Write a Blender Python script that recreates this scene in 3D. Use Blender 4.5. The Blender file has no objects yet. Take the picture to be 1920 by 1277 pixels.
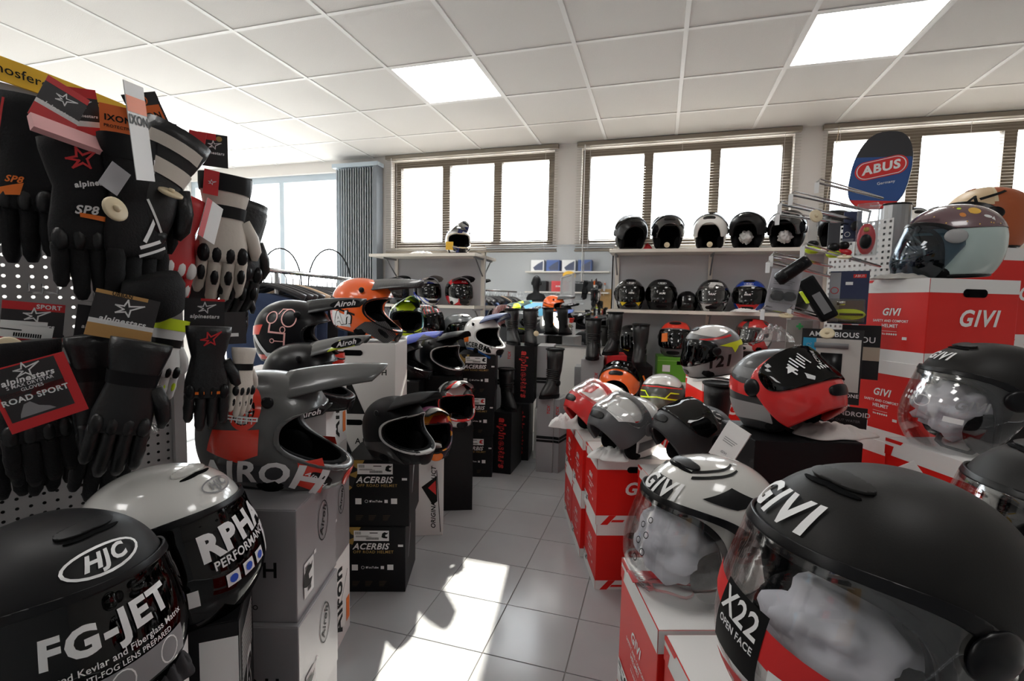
import bpy, bmesh, math, random
from mathutils import Vector, Matrix, Euler
random.seed(7)
sc = bpy.context.scene
COL = sc.collection
PI = math.pi
rad = math.radians

# ------------------------------------------------------------------ camera
F = 926.15; HC = 1.27
cam_d = bpy.data.cameras.new('camera'); cam = bpy.data.objects.new('camera', cam_d); COL.objects.link(cam)
cam.location = (0, 0, HC); cam.rotation_euler = (1.4926, -0.0205, 0.2908)
cam_d.sensor_width = 36; cam_d.lens = 36 * F / 1920; cam_d.clip_start = 0.02
sc.camera = cam
RM = Euler((1.4926, -0.0205, 0.2908)).to_matrix()
def ray(px, py): return RM @ Vector(((px - 960) / F, -(py - 638.5) / F, -1))
def W(px, py, d): return Vector((0, 0, HC)) + ray(px, py) * d          # point seen there at that distance
def G(px, py, z):                                                       # point seen there at that height
    r = ray(px, py); return Vector((0, 0, HC)) + r * ((z - HC) / r.z)
def facing(p, rel): return math.atan2(-p[1], -p[0]) + rad(rel)          # 0 faces the viewer, +90 faces image right

# ------------------------------------------------------------------ light
sc.view_settings.view_transform = 'Standard'; sc.view_settings.look = 'None'
sc.view_settings.gamma = 1; sc.view_settings.use_curve_mapping = False
sc.view_settings.exposure = 0.82
w = bpy.data.worlds.new('world'); sc.world = w; w.use_nodes = True
bg = w.node_tree.nodes['Background']; bg.inputs[0].default_value = (0.93, 0.97, 1.0, 1); bg.inputs[1].default_value = 5.5
sd = bpy.data.lights.new('sun', 'SUN'); sd.energy = 13; sd.angle = rad(0.6); sd.color = (1, 0.93, 0.82)
sun = bpy.data.objects.new('sun', sd); COL.objects.link(sun)
sun.rotation_euler = Vector((0.165, -1.0, -0.745)).to_track_quat('-Z', 'Y').to_euler()
def portal(x0, x1, z0, z1, y):
    l = bpy.data.lights.new('window_portal', 'AREA'); l.shape = 'RECTANGLE'; l.size = x1 - x0; l.size_y = z1 - z0
    l.cycles.is_portal = True
    o = bpy.data.objects.new('window_portal', l); COL.objects.link(o); o.location = ((x0 + x1) / 2, y, (z0 + z1) / 2)
    o.rotation_euler = (rad(-90), 0, 0)

# ------------------------------------------------------------------ materials
MATS = {}
def mat(name, col=(.5, .5, .5), rough=.5, metal=0, coat=0, emit=0, noise=0, bump=0, nscale=40, spec=.5):
    if name in MATS: return MATS[name]
    m = bpy.data.materials.new(name); m.use_nodes = True; nt = m.node_tree; b = nt.nodes['Principled BSDF']
    c = (*col, 1); b.inputs['Base Color'].default_value = c; b.inputs['Roughness'].default_value = rough
    b.inputs['Metallic'].default_value = metal; b.inputs['Coat Weight'].default_value = coat; b.inputs['Coat Roughness'].default_value = .05
    b.inputs['Specular IOR Level'].default_value = spec
    if emit: b.inputs['Emission Color'].default_value = c; b.inputs['Emission Strength'].default_value = emit
    tc = nt.nodes.new('ShaderNodeTexCoord'); n = nt.nodes.new('ShaderNodeTexNoise'); n.inputs['Scale'].default_value = nscale
    n.inputs['Detail'].default_value = 4; nt.links.new(tc.outputs['Object'], n.inputs['Vector'])
    if noise:
        mx = nt.nodes.new('ShaderNodeMix'); mx.data_type = 'RGBA'
        mx.inputs[6].default_value = tuple(v * (1 - noise) for v in col) + (1,); mx.inputs[7].default_value = tuple(min(1, v * (1 + noise)) for v in col) + (1,)
        nt.links.new(n.outputs['Fac'], mx.inputs[0]); nt.links.new(mx.outputs[2], b.inputs['Base Color'])
    if bump:
        bp = nt.nodes.new('ShaderNodeBump'); bp.inputs['Strength'].default_value = bump; bp.inputs['Distance'].default_value = .004
        nt.links.new(n.outputs['Fac'], bp.inputs['Height']); nt.links.new(bp.outputs['Normal'], b.inputs['Normal'])
    MATS[name] = m; return m
def glass(name, tint=(1, 1, 1), refl=.06, rough=.02):
    if name in MATS: return MATS[name]
    m = bpy.data.materials.new(name); m.use_nodes = True; nt = m.node_tree; nt.nodes.clear()
    o = nt.nodes.new('ShaderNodeOutputMaterial'); t = nt.nodes.new('ShaderNodeBsdfTransparent'); g = nt.nodes.new('ShaderNodeBsdfGlossy')
    mx = nt.nodes.new('ShaderNodeMixShader'); fr = nt.nodes.new('ShaderNodeLayerWeight'); fr.inputs['Blend'].default_value = .25
    ad = nt.nodes.new('ShaderNodeMath'); ad.operation = 'MULTIPLY_ADD'; ad.inputs[1].default_value = .38; ad.inputs[2].default_value = refl
    t.inputs[0].default_value = (*tint, 1); g.inputs['Roughness'].default_value = rough
    nt.links.new(fr.outputs['Fresnel'], ad.inputs[0]); nt.links.new(ad.outputs[0], mx.inputs[0])
    nt.links.new(t.outputs[0], mx.inputs[1]); nt.links.new(g.outputs[0], mx.inputs[2]); nt.links.new(mx.outputs[0], o.inputs[0])
    MATS[name] = m; return m
def pattern(name, cols, scale=9, kind='voronoi', rough=.25, stretch=(1, 1, 1), dist=1.5, coat=.5):
    """angular printed graphics: a constant colour ramp over a distorted cell or wave texture"""
    if name in MATS: return MATS[name]
    m = bpy.data.materials.new(name); m.use_nodes = True; nt = m.node_tree; b = nt.nodes['Principled BSDF']
    b.inputs['Roughness'].default_value = rough; b.inputs['Coat Weight'].default_value = coat
    tc = nt.nodes.new('ShaderNodeTexCoord'); mp = nt.nodes.new('ShaderNodeMapping'); mp.inputs['Scale'].default_value = stretch
    mp.inputs['Rotation'].default_value = (.3, .5, .2); nt.links.new(tc.outputs['Object'], mp.inputs[0])
    if kind == 'voronoi':
        t = nt.nodes.new('ShaderNodeTexVoronoi'); t.inputs['Scale'].default_value = scale; out = t.outputs['Color']
    elif kind == 'wave':
        t = nt.nodes.new('ShaderNodeTexWave'); t.inputs['Scale'].default_value = scale; t.inputs['Distortion'].default_value = dist; t.inputs['Detail Scale'].default_value = .6; out = t.outputs['Fac']
    else:
        t = nt.nodes.new('ShaderNodeTexNoise'); t.inputs['Scale'].default_value = scale; t.inputs['Detail'].default_value = 3; out = t.outputs['Fac']
    nt.links.new(mp.outputs[0], t.inputs['Vector'])
    r = nt.nodes.new('ShaderNodeValToRGB'); r.color_ramp.interpolation = 'CONSTANT'; e = r.color_ramp.elements
    n = len(cols); lo, hi = (.0, 1.) if kind != 'noise' else (.32, .68)
    while len(e) < n: e.new(.5)
    for i, c in enumerate(cols): e[i].position = 0 if i == 0 else lo + (hi - lo) * i / n; e[i].color = (*c, 1)
    nt.links.new(out, r.inputs[0]); nt.links.new(r.outputs[0], b.inputs['Base Color'])
    MATS[name] = m; return m
K = (.012, .012, .014); RED = (.62, .02, .02); WH = (.8, .8, .8)
m_white = mat('white_paint', (.82, .82, .81), .6, bump=.05)
m_black = mat('black_plastic', (.004, .004, .005), .3, spec=.3); m_blackm = mat('black_matte', (.006, .006, .007), .55, spec=.2)
m_lin = mat('black_lining', (.003, .003, .0035), .9, bump=.3, spec=.1)
m_chrome = mat('chrome_wire', (.6, .6, .6), .22, 1); m_steel = mat('steel_tube', (.42, .43, .44), .32, .9)
m_print_w = mat('white_print', (.85, .85, .85), .5); m_print_k = mat('black_print', (.006, .006, .006), .5, spec=.2)
m_print_r = mat('red_print', (.68, .02, .02), .5); m_print_g = mat('grey_print', (.25, .25, .26), .5)
m_gold = mat('gold_print', (.42, .27, .07), .5)
m_cream = mat('cream_plastic', (.72, .6, .4), .4)
m_orange = mat('orange_print', (.9, .19, .01), .4); m_yellow = mat('fluo_yellow', (.68, .85, .02), .45)
m_clear = glass('clear_visor'); m_smoke = glass('smoked_visor', (.09, .09, .10), .05)
m_dark = glass('dark_visor', (.008, .008, .009), .035)
m_film = glass('clear_film', (.95, .95, .95), .12, .12)
m_cloth = mat('white_cloth', (.82, .81, .8), .9, bump=.4, nscale=60)

# ------------------------------------------------------------------ mesh helpers
def mesh(vs, fs, smooth=False):
    me = bpy.data.meshes.new('m'); me.from_pydata([tuple(v) for v in vs], [], fs); me.update()
    if smooth: me.shade_smooth()
    return me
def ob(name, me, m=None, parent=None, loc=None, rot=None):
    me.name = name if me.users == 0 else me.name
    o = bpy.data.objects.new(name, me); COL.objects.link(o)
    if m is not None:
        if len(me.materials) == 0: me.materials.append(None)
        o.material_slots[0].link = 'OBJECT'; o.material_slots[0].material = m
    if parent is not None: o.parent = parent
    if loc is not None: o.location = loc
    if rot is not None: o.rotation_euler = rot
    return o
def tag(o, label, cat, group=None):
    o['label'] = label; o['category'] = cat
    if group: o['group'] = group
    return o
def struct(o): o['kind'] = 'structure'; return o
def thing(name, label, cat, loc, rotz=0, group=None, rot=None):
    o = bpy.data.objects.new(name, None); COL.objects.link(o); o.empty_display_size = .05
    o.location = loc; o.rotation_euler = rot or (0, 0, rotz)
    return tag(o, label, cat, group)
def copy_tree(o, parent=None):
    c = o.copy(); COL.objects.link(c); c.parent = parent
    for ch in o.children: copy_tree(ch, c)
    return c
def boxm(x0, x1, y0, y1, z0, z1, bev=0):
    bm = bmesh.new(); bmesh.ops.create_cube(bm, size=1)
    for v in bm.verts: v.co = ((x0 + x1) / 2 + v.co.x * (x1 - x0), (y0 + y1) / 2 + v.co.y * (y1 - y0), (z0 + z1) / 2 + v.co.z * (z1 - z0))
    if bev: bmesh.ops.bevel(bm, geom=bm.edges[:], offset=bev, segments=2, affect='EDGES', profile=.6)
    me = bpy.data.meshes.new('m'); bm.to_mesh(me); bm.free(); return me
class MB:
    """collects simple shapes into one mesh"""
    def __init__(s): s.v = []; s.f = []
    def add(s, vs, fs): n = len(s.v); s.v += [tuple(v) for v in vs]; s.f += [tuple(i + n for i in f) for f in fs]; return s
    def box(s, x0, x1, y0, y1, z0, z1):
        return s.add([(x0, y0, z0), (x1, y0, z0), (x1, y1, z0), (x0, y1, z0), (x0, y0, z1), (x1, y0, z1), (x1, y1, z1), (x0, y1, z1)],
              [(0, 3, 2, 1), (4, 5, 6, 7), (0, 1, 5, 4), (1, 2, 6, 5), (2, 3, 7, 6), (3, 0, 4, 7)])
    def loft(s, rings, cap=True):
        n = len(rings[0]); vs = [p for r in rings for p in r]; fs = []
        for i in range(len(rings) - 1):
            for j in range(n): fs.append((i * n + j, i * n + (j + 1) % n, (i + 1) * n + (j + 1) % n, (i + 1) * n + j))
        if cap: fs.append(tuple(range(n - 1, -1, -1))); fs.append(tuple(range((len(rings) - 1) * n, len(rings) * n)))
        return s.add(vs, fs)
    def tube(s, pts, r, n=8):
        pts = [Vector(p) for p in pts]; rs = r if isinstance(r, (list, tuple)) else [r] * len(pts); rings = []; u = None
        for i, p in enumerate(pts):
            t = (pts[min(i + 1, len(pts) - 1)] - pts[max(i - 1, 0)]).normalized()
            if u is None: u = t.orthogonal().normalized()
            u = (u - t * u.dot(t)).normalized(); v = t.cross(u)
            rings.append([p + (u * math.cos(2 * PI * k / n) + v * math.sin(2 * PI * k / n)) * rs[i] for k in range(n)])
        return s.loft(rings)
    def ell(s, c, r, n=10, m=6):
        rings = []
        for i in range(1, m):
            a = PI * i / m - PI / 2; rings.append([(c[0] + r[0] * math.cos(a) * math.cos(2 * PI * k / n), c[1] + r[1] * math.cos(a) * math.sin(2 * PI * k / n), c[2] + r[2] * math.sin(a)) for k in range(n)])
        return s.loft(rings)
    def me(s, smooth=False): return mesh(s.v, s.f, smooth)
    def build(s, name, m, parent=None, smooth=False, **k): return ob(name, s.me(smooth), m, parent, **k)
TXT = {}
def text2d(s, size=.03, bold=0, shear=0, space=1.0, align='CENTER'):
    key = (s, size, bold, shear, space, align)
    if key in TXT: return TXT[key]
    cu = bpy.data.curves.new('t', 'FONT'); cu.body = s; cu.size = size; cu.offset = bold * size; cu.shear = shear; cu.space_character = space + bold * 3.2
    cu.align_x = align; cu.align_y = 'CENTER'; cu.resolution_u = 3; cu.fill_mode = 'FRONT'
    o = bpy.data.objects.new('t', cu); COL.objects.link(o); bpy.context.view_layer.update()
    me = o.evaluated_get(bpy.context.evaluated_depsgraph_get()).to_mesh()
    r = ([(v.co.x, v.co.y) for v in me.vertices], [tuple(p.vertices) for p in me.polygons])
    bpy.data.objects.remove(o); bpy.data.curves.remove(cu); TXT[key] = r; return r
def rect2d(x0, y0, x1, y1): return ([(x0, y0), (x1, y0), (x1, y1), (x0, y1)], [(0, 1, 2, 3)])
def poly2d(pts): return (pts, [tuple(range(len(pts)))])
def ring2d(rx, ry, t, n=24, cx=0, cy=0):
    v = []; f = []
    for i in range(n):
        a = 2 * PI * i / n; v += [(cx + rx * math.cos(a), cy + ry * math.sin(a)), (cx + (rx - t) * math.cos(a), cy + (ry - t) * math.sin(a))]
    for i in range(n): j = (i + 1) % n; f.append((2 * i, 2 * j, 2 * j + 1, 2 * i + 1))
    return (v, f)
def disc2d(rx, ry, cx=0, cy=0, n=20): return poly2d([(cx + rx * math.cos(2 * PI * i / n), cy + ry * math.sin(2 * PI * i / n)) for i in range(n)])
def line2d(pts, t):
    v = []; f = []
    for i in range(len(pts) - 1):
        a = Vector(pts[i]); b = Vector(pts[i + 1]); d = (b - a).normalized() * t / 2; n = Vector((-d.y, d.x)); k = len(v)
        v += [tuple(a - d + n), tuple(a - d - n), tuple(b + d - n), tuple(b + d + n)]; f.append((k, k + 1, k + 2, k + 3))
    return (v, f)
STAR = [(-.42, -.30), (-.1, -.05), (-.5, .12), (-.12, .14), (.0, .5), (.12, .16), (.8, .32), (.22, -.04), (.2, -.42), (.0, -.18)]
def tf(s, x=0, y=0, rot=0, sx=1, sy=None):
    sy = sx if sy is None else sy; c, n = math.cos(rad(rot)), math.sin(rad(rot))
    return ([(x + c * a * sx - n * b * sy, y + n * a * sx + c * b * sy) for a, b in s[0]], s[1])
def join2d(*ss):
    v = []; f = []
    for a, b in ss: n = len(v); v += list(a); f += [tuple(i + n for i in q) for q in b]
    return (v, f)
def map2d(s, fn, step=.012):
    """cut a flat drawing along a grid and lay it on a curved surface fn(x, y) -> point"""
    bm = bmesh.new(); vs = [bm.verts.new((a, b, 0)) for a, b in s[0]]
    for f in s[1]:
        try: bm.faces.new([vs[i] for i in f])
        except ValueError: pass
    bmesh.ops.triangulate(bm, faces=[f for f in bm.faces if len(f.verts) > 4])
    xs = [a for a, b in s[0]]; ys = [b for a, b in s[0]]
    for lo, hi, no in ((min(xs), max(xs), (1, 0, 0)), (min(ys), max(ys), (0, 1, 0))):
        n = int((hi - lo) / step)
        for i in range(1, n + 1):
            c = lo + (hi - lo) * i / (n + 1)
            bmesh.ops.bisect_plane(bm, geom=bm.verts[:] + bm.edges[:] + bm.faces[:], plane_co=(c * no[0], c * no[1], 0), plane_no=no)
    for v in bm.verts: v.co = fn(v.co.x, v.co.y)
    me = bpy.data.meshes.new('m'); bm.to_mesh(me); bm.free(); me.shade_smooth(); return me
def flat(name, s, m, parent, M):
    """lay a flat drawing on a plane given by matrix M (x right, y up, z out)"""
    return ob(name, mesh([M @ Vector((a, b, 0)) for a, b in s[0]], s[1]), m, parent)
def plane_m(o, right, up, off=.0008):
    r = Vector(right).normalized(); u = Vector(up).normalized(); n = r.cross(u); o = Vector(o) + n * off
    return Matrix(((r.x, u.x, n.x, o.x), (r.y, u.y, n.y, o.y), (r.z, u.z, n.z, o.z), (0, 0, 0, 1)))

# ------------------------------------------------------------------ room shell
XL, XR, YB, YF, ZC = -5.6, 3.7, 4.64, -2.1, 2.732
m_wall = mat('wall_paint', (.8, .77, .74), .8, bump=.06); m_grout = mat('floor_grout', (.2, .2, .19), .8)
m_tile = mat('floor_tile_glaze', (.40, .41, .42), .16, noise=.06, nscale=6)
m_ctile = mat('ceiling_tile_fibre', (.78, .76, .74), .9, bump=.25, nscale=180, noise=.03); m_tbar = mat('ceiling_grid_white', (.86, .85, .84), .5)
fl = struct(ob('floor', boxm(XL, XR, YF, YB + .1, -.1, -.003), m_grout))
TS = .303; tile_me = boxm(-TS / 2 + .002, TS / 2 - .002, -TS / 2 + .002, TS / 2 - .002, -.012, 0, .001)
rest = MB()
i0 = int((XL + .5635) / TS) - 1; j0 = int((YF - 1.904) / TS) - 1
for i in range(i0, i0 + 33):
    for j in range(j0, j0 + 25):
        x = -.5635 + TS * (i + .5); y = 1.904 + TS * (j + .5)
        if not (XL < x < XR and YF < y < YB): continue
        if -2.3 < x < .7 and .9 < y < 4.6: ob('floor_tile', tile_me, m_tile, fl, (x, y, 0))
        else: rest.box(x - TS / 2 + .002, x + TS / 2 - .002, y - TS / 2 + .002, y + TS / 2 - .002, -.012, 0)
rest.build('floor_tiles_outlying', m_tile, fl)['kind'] = 'stuff'
cl = struct(ob('ceiling', boxm(XL, XR, YF, YB, ZC + .03, ZC + .08), m_white))
ctile_me = boxm(-.289, .289, -.289, .289, 0, .012, .003); LIGHTS = {(-2, 0), (2, 0), (-6, 0), (-2, -4), (2, -4), (-6, -4), (-4, -7), (-3, -5)}
CX, CY = -.528, 2.889
m_diff = mat('light_diffuser', (1, .98, .95), .5, emit=5.0)
bars = MB()
for i in range(-9, 9):
    x = CX + .6 * i
    if XL < x < XR: bars.box(x - .012, x + .012, YF, YB, ZC - .001, ZC + .012)
for j in range(-9, 4):
    y = CY + .6 * j
    if YF < y < YB: bars.box(XL, XR, y - .012, y + .012, ZC, ZC + .0125)
bars.build('ceiling_grid', m_tbar, cl)
lab_l = {(-2, 0): 'glowing square ceiling light panel above the left aisle', (2, 0): 'glowing square ceiling light panel at the upper right of the ceiling'}
for i in range(-9, 8):
    for j in range(-9, 3):
        x = CX + .6 * (i + .5) + .0; y = CY + .6 * (j + .5)
        if not (XL < x - .2 and x + .2 < XR and YF < y - .2 and y + .2 < YB): continue
        if (i, j) in LIGHTS:
            t = thing('ceiling_light', lab_l.get((i, j), 'square ceiling light panel further back, seen in the wall mirror'), 'light', (x, y, ZC), 0, None if (i, j) in lab_l else 'light panels at the back of the shop')
            ob('diffuser', boxm(-.28, .28, -.28, .28, .004, .012), m_diff, t)
            MB().box(-.289, .289, -.289, -.278, 0, .014).box(-.289, .289, .278, .289, 0, .014).box(-.289, -.278, -.278, .278, 0, .014).box(.278, .289, -.278, .278, 0, .014).build('light_frame', m_tbar, t)
        else: ob('ceiling_tile', ctile_me, m_ctile, cl, (x, y, ZC + .004))
# back wall with openings: glazed shop front on the left, three high windows
ZW0, ZW1 = 1.80, 2.69
WINS = [(-2.72, -1.0), (-.745, 1.0), (1.235, 3.1)]
GL = (-5.45, -3.27)
b = MB(); y0, y1 = YB, YB + .18
xs = [XL, GL[0], GL[1]]
b.box(XL, GL[0], y0, y1, 0, ZC + .05); b.box(GL[0], GL[1], y0, y1, 2.62, ZC + .05); prev = GL[1]
for a, c in WINS:
    b.box(prev, a, y0, y1, 0, ZC + .05); b.box(a, c, y0, y1, 0, ZW0); b.box(a, c, y0, y1, ZW1, ZC + .05); prev = c
b.box(prev, XR, y0, y1, 0, ZC + .05)
struct(b.build('wall_back', m_wall))
struct(ob('wall_left', boxm(XL - .1, XL, YF, YB + .18, 0, ZC + .05), m_wall)); struct(ob('wall_right', boxm(XR, XR + .1, YF, YB + .18, 0, ZC + .05), m_wall))
struct(ob('wall_front', boxm(XL - .1, XR + .1, YF - .1, YF, 0, ZC + .05), mat('grey_wall_paint', (.5, .51, .52), .8)))
m_frame = mat('brown_aluminium', (.16, .135, .11), .45, .3); m_slat = mat('taupe_slat', (.32, .28, .23), .5)
m_pane = glass('window_glass', (.97, .98, .98), .03)
m_blue = mat('pale_blue_frame', (.55, .64, .72), .45)
slat_me = {}
for n, (a, c) in enumerate(WINS):
    wd = c - a; fr = MB(); t = struct(thing('window_%d' % (n + 1), 'x', 'x', (a, YB + .08, ZW0))); del t['category']; del t['label']
    fr.box(0, wd, 0, .06, 0, .07).box(0, wd, 0, .06, ZW1 - ZW0 - .06, ZW1 - ZW0)
    cuts = [0, .07]; pw = (wd - .07 * 2 - .08 * 2) / 3
    edges = []
    for k in range(3):
        x0 = .07 + k * (pw + .08); edges.append((x0, x0 + pw))
    fr.box(0, .07, 0, .06, .07, ZW1 - ZW0 - .06).box(wd - .07, wd, 0, .06, .07, ZW1 - ZW0 - .06)
    for k in range(2): fr.box(edges[k][1], edges[k + 1][0], 0, .06, .07, ZW1 - ZW0 - .06)
    fr.build('window_frame', m_frame, t)
    for (x0, x1) in edges: ob('pane', boxm(x0, x1, .028, .032, .07, ZW1 - ZW0 - .06), m_pane, t)
    portal(a, c, ZW0, ZW1, YB + .17)
    bl = thing('venetian_blind', ['taupe venetian blind over the left window, behind the off-road helmet', 'taupe venetian blind over the middle window above the flip-up helmets', 'taupe venetian blind over the right window behind the oval blue sign'][n], 'blind', (a - .04, YB - .03, ZW0 - .05), 0, 'window blinds')
    L = wd + .08; key = round(L, 3)
    H = ZW1 - ZW0 + .09
    ob('head_rail', boxm(0, L, -.02, .025, H - .035, H), m_slat, bl); ob('bottom_rail', boxm(0, L, -.012, .012, 0, .014), m_slat, bl)
    ns = int((H - .05) / .0235)
    sm = mesh([(0, -.0085, -.0035), (L, -.0085, -.0035), (L, 0, .001), (0, 0, .001), (L, .0085, .0025), (0, .0085, .0025)], [(0, 1, 2, 3), (3, 2, 4, 5)])
    for k in range(ns): ob('slat', sm, m_slat, bl, (0, 0, .026 + k * .0235))
    for x in (.12, L / 2, L - .12): MB().tube([(x, 0, .01), (x, 0, H - .02)], .0012, 4).build('ladder_cord', m_print_w, bl)
    if n < 2: MB().tube([(.075, -.03, H - .03), (.08, -.035, -.28 if n else .12)], .0045, 6).build('tilt_wand', m_print_w, bl)
    else: MB().tube([(.1, -.03, H - .03), (.02, -.03, .1)], .002, 5).build('pull_cord', m_cream, bl)
# glazed shop front
t = struct(thing('door_1', 'x', 'x', (GL[0], YB + .05, 0))); del t['category']; del t['label']
wd = GL[1] - GL[0]; fr = MB()
fr.box(0, wd, 0, .07, 2.55, 2.62).box(0, wd, 0, .07, 0, .1)
for x in (0, .62, 1.28, wd - .06): fr.box(x, x + .06, 0, .07, .1, 2.55)
fr.build('door_frame', m_blue, t)
for x0, x1 in ((.06, .62), (.68, 1.28), (1.34, wd - .06)): ob('pane', boxm(x0, x1, .03, .036, .1, 2.55), m_pane, t)
portal(GL[0], GL[1], .05, 2.6, YB + .16)
# paved yard outside
struct(ob('ground_outside', boxm(-14, 12, YB + .2, 22, -.2, -.1), mat('pale_paving', (.6, .58, .55), .9, noise=.1)))
# folded grey vertical blind beside the shop front
t = thing('vertical_blind', 'grey vertical blind with narrow slats drawn together beside the shop window', 'blind', (-3.315, YB - .14, .35))
ob('head_rail', boxm(-.02, .52, .0, .12, 2.27, 2.31), m_blue, t)
ob('end_panel', boxm(.47, .51, .0, .12, .0, 2.27), mat('grey_blue_panel', (.2, .22, .25), .5), t)
vs_me = boxm(-.004, .004, -.05, .05, 0, 2.26); m_vs = mat('grey_vertical_slat', (.5, .54, .58), .6)
for k in range(17): ob('slat', vs_me, m_vs, t, (.008 + k * .0285, .06, 0), (0, 0, rad(22)))
# mirror on the back wall
t = thing('wall_mirror', 'wide frameless mirror on the back wall between the shelves', 'mirror', (-1.66, YB, .875))
ob('mirror_glass', boxm(0, 1.235, -.012, -.002, 0, .925), mat('mirror_silver', (.9, .91, .91), .02, 1), t)
MB().box(-.012, 1.247, -.016, 0, -.012, 0).box(-.012, 1.247, -.016, 0, .925, .94).build('edge_strip', m_steel, t)

# ------------------------------------------------------------------ helmets
# a helmet surface is S(az, el): az 0 = front, +90 = wearer's left; origin at the head centre
KINDS = {  # front, rear, half width, up, down, chin push, chin spread, bottom front, bottom rear
    'full': (.140, .150, .125, .130, .165, .16, 48, -.135, -.120),
    'jet':  (.140, .150, .126, .132, .165, .05, 50, -.125, -.118),
    'flip': (.140, .150, .125, .130, .165, .18, 46, -.135, -.120),
    'mx':   (.138, .150, .122, .132, .165, .50, 40, -.130, -.112),
}
CZ = .135                                   # head centre above the resting plane
def surf(kind):
    af, ar, bb, cu, cd, ch, cw, zf, zr = KINDS[kind]
    def S(az, el, off=0):
        a, e = rad(az), rad(el); dx, dy, dz = math.cos(e) * math.cos(a), math.cos(e) * math.sin(a), math.sin(e)
        p = 2.25; A = af if dx > 0 else ar; C = cu if dz > 0 else cd
        r = (abs(dx / A) ** p + abs(dy / bb) ** p + abs(dz / C) ** p) ** (-1 / p)
        k = min(1, max(0, (8 - el) / 34)); k = k * k * (3 - 2 * k)
        r *= 1 + ch * math.exp(-(az / cw) ** 2) * k
        r += off
        return Vector((dx * r, dy * r, dz * r + CZ))
    def zb(az): t = (1 + math.cos(rad(az))) / 2; return zr + (zf - zr) * t
    cache = {}
    def emin(az):
        key = round(az, 2)
        if key in cache: return cache[key]
        lo, hi = -80., 0.
        for _ in range(22):
            m = (lo + hi) / 2
            if S(az, m).z - CZ < zb(az): lo = m
            else: hi = m
        cache[key] = hi; return hi
    return S, emin
SURF = {k: surf(k) for k in KINDS}
def sup(az, el, e0, wdt, h, n=3): return (abs(az / wdt) ** n + abs((el - e0) / h) ** n) ** (1 / n) - 1
PORT = {
    'full': lambda a, e: sup(a, e, 1, 74, 21 if e > 1 else 25, 3.2),
    'jet':  lambda a, e: sup(a, e, -38, 68, 58, 3.5) if e > -38 else abs(a) / 68 - 1,
    'flip': lambda a, e: sup(a, e, -38, 66, 60, 3.5) if e > -38 else abs(a) / 66 - 1,
    'mx':   lambda a, e: sup(a, e, 2, 66, 23 if e > 2 else 25, 2.6),
}
def patch(kind, g, off=0, thick=.006, na=72, ne=36, a0=-180, a1=180, e0=None, e1=90, bulge=None, xf=None):
    """the part of the helmet surface where g(az, el) > 0, as a closed skin of some thickness"""
    S, emin = SURF[kind]; cols = [a0 + (a1 - a0) * i / na for i in range(na + 1)]
    P = {}
    for i, az in enumerate(cols):
        lo = emin(az) if e0 is None else e0
        for j in range(ne + 1): P[i, j] = (az, lo + (e1 - lo) * j / ne)
    V = []; idx = {}; polys = []
    wrap = abs(a1 - a0 - 360) < 1e-6
    def vid(a, e):
        if wrap and a > 179.999: a = -180.
        if e > 89.99: a = 0.
        key = (round(a, 3), round(e, 3))
        if key not in idx: idx[key] = len(V); V.append((a, e))
        return idx[key]
    for i in range(na):
        for j in range(ne):
            q = [P[i, j], P[i + 1, j], P[i + 1, j + 1], P[i, j + 1]]; gs = [g(*c) for c in q] if g else [1] * 4
            if max(gs) <= 0: continue
            out = []
            for k in range(4):
                p0, p1, g0, g1 = q[k], q[(k + 1) % 4], gs[k], gs[(k + 1) % 4]
                if g0 > 0: out.append(p0)
                if (g0 > 0) != (g1 > 0): t = g0 / (g0 - g1); out.append((p0[0] + (p1[0] - p0[0]) * t, p0[1] + (p1[1] - p0[1]) * t))
            f = []
            for c in out:
                k = vid(*c)
                if k not in f: f.append(k)
            if len(f) > 2: polys.append(f)
    o = (lambda a, e: off) if bulge is None else (lambda a, e: off + bulge(a, e))
    outer = [S(a, e, o(a, e)) for a, e in V]; n = len(V)
    if xf: outer = [xf(p) for p in outer]
    if not thick: return mesh(outer, polys, True)
    inner = [S(a, e, o(a, e) - thick) for a, e in V]
    if xf: inner = [xf(p) for p in inner]
    ec = {}
    for f in polys:
        for k in range(len(f)): ec[f[k], f[(k + 1) % len(f)]] = 1
    fs = list(polys) + [tuple(n + i for i in reversed(f)) for f in polys]
    fs += [(b, a, a + n, b + n) for (a, b) in ec if (b, a) not in ec]
    return mesh(outer + inner, fs, True)
CACHE = {}
def cached(key, fn):
    if key not in CACHE: CACHE[key] = fn()
    return CACHE[key]
def lift(ang, s=1.05):
    c, n = math.cos(rad(ang)), math.sin(rad(ang))
    def f(p): x, z = p.x * s, (p.z - CZ - .01) * s; return Vector((x * c - z * n, p.y * s, x * n + z * c + CZ + .01))
    return f
m_pad = mat('lining_fabric', (.008, .008, .009), .95, bump=.5, nscale=120, spec=.1)
def on_shell(kind, az, el, rot=0, off=.0015, xf=None):
    """maps metres (x to the right as seen from outside, y up) to the shell round az, el"""
    S = SURF[kind][0]; c, n = math.cos(rad(rot)), math.sin(rad(rot)); R = (S(az, el) - Vector((0, 0, CZ))).length
    def f(x, y):
        u, v = c * x - n * y, n * x + c * y; e = el + math.degrees(v / R)
        a = az + math.degrees(u / (R * max(.3, math.cos(rad(el))))); o = off
        if kind == 'jet' and off > .015: o = .0075 + .03 * max(0, min(1, (14 - e) / 40)) * math.cos(rad(min(90, abs(a)))) + max(0, off - .03) * .12
        p = S(a, e, o)
        return xf(p) if xf else p
    return f
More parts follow.
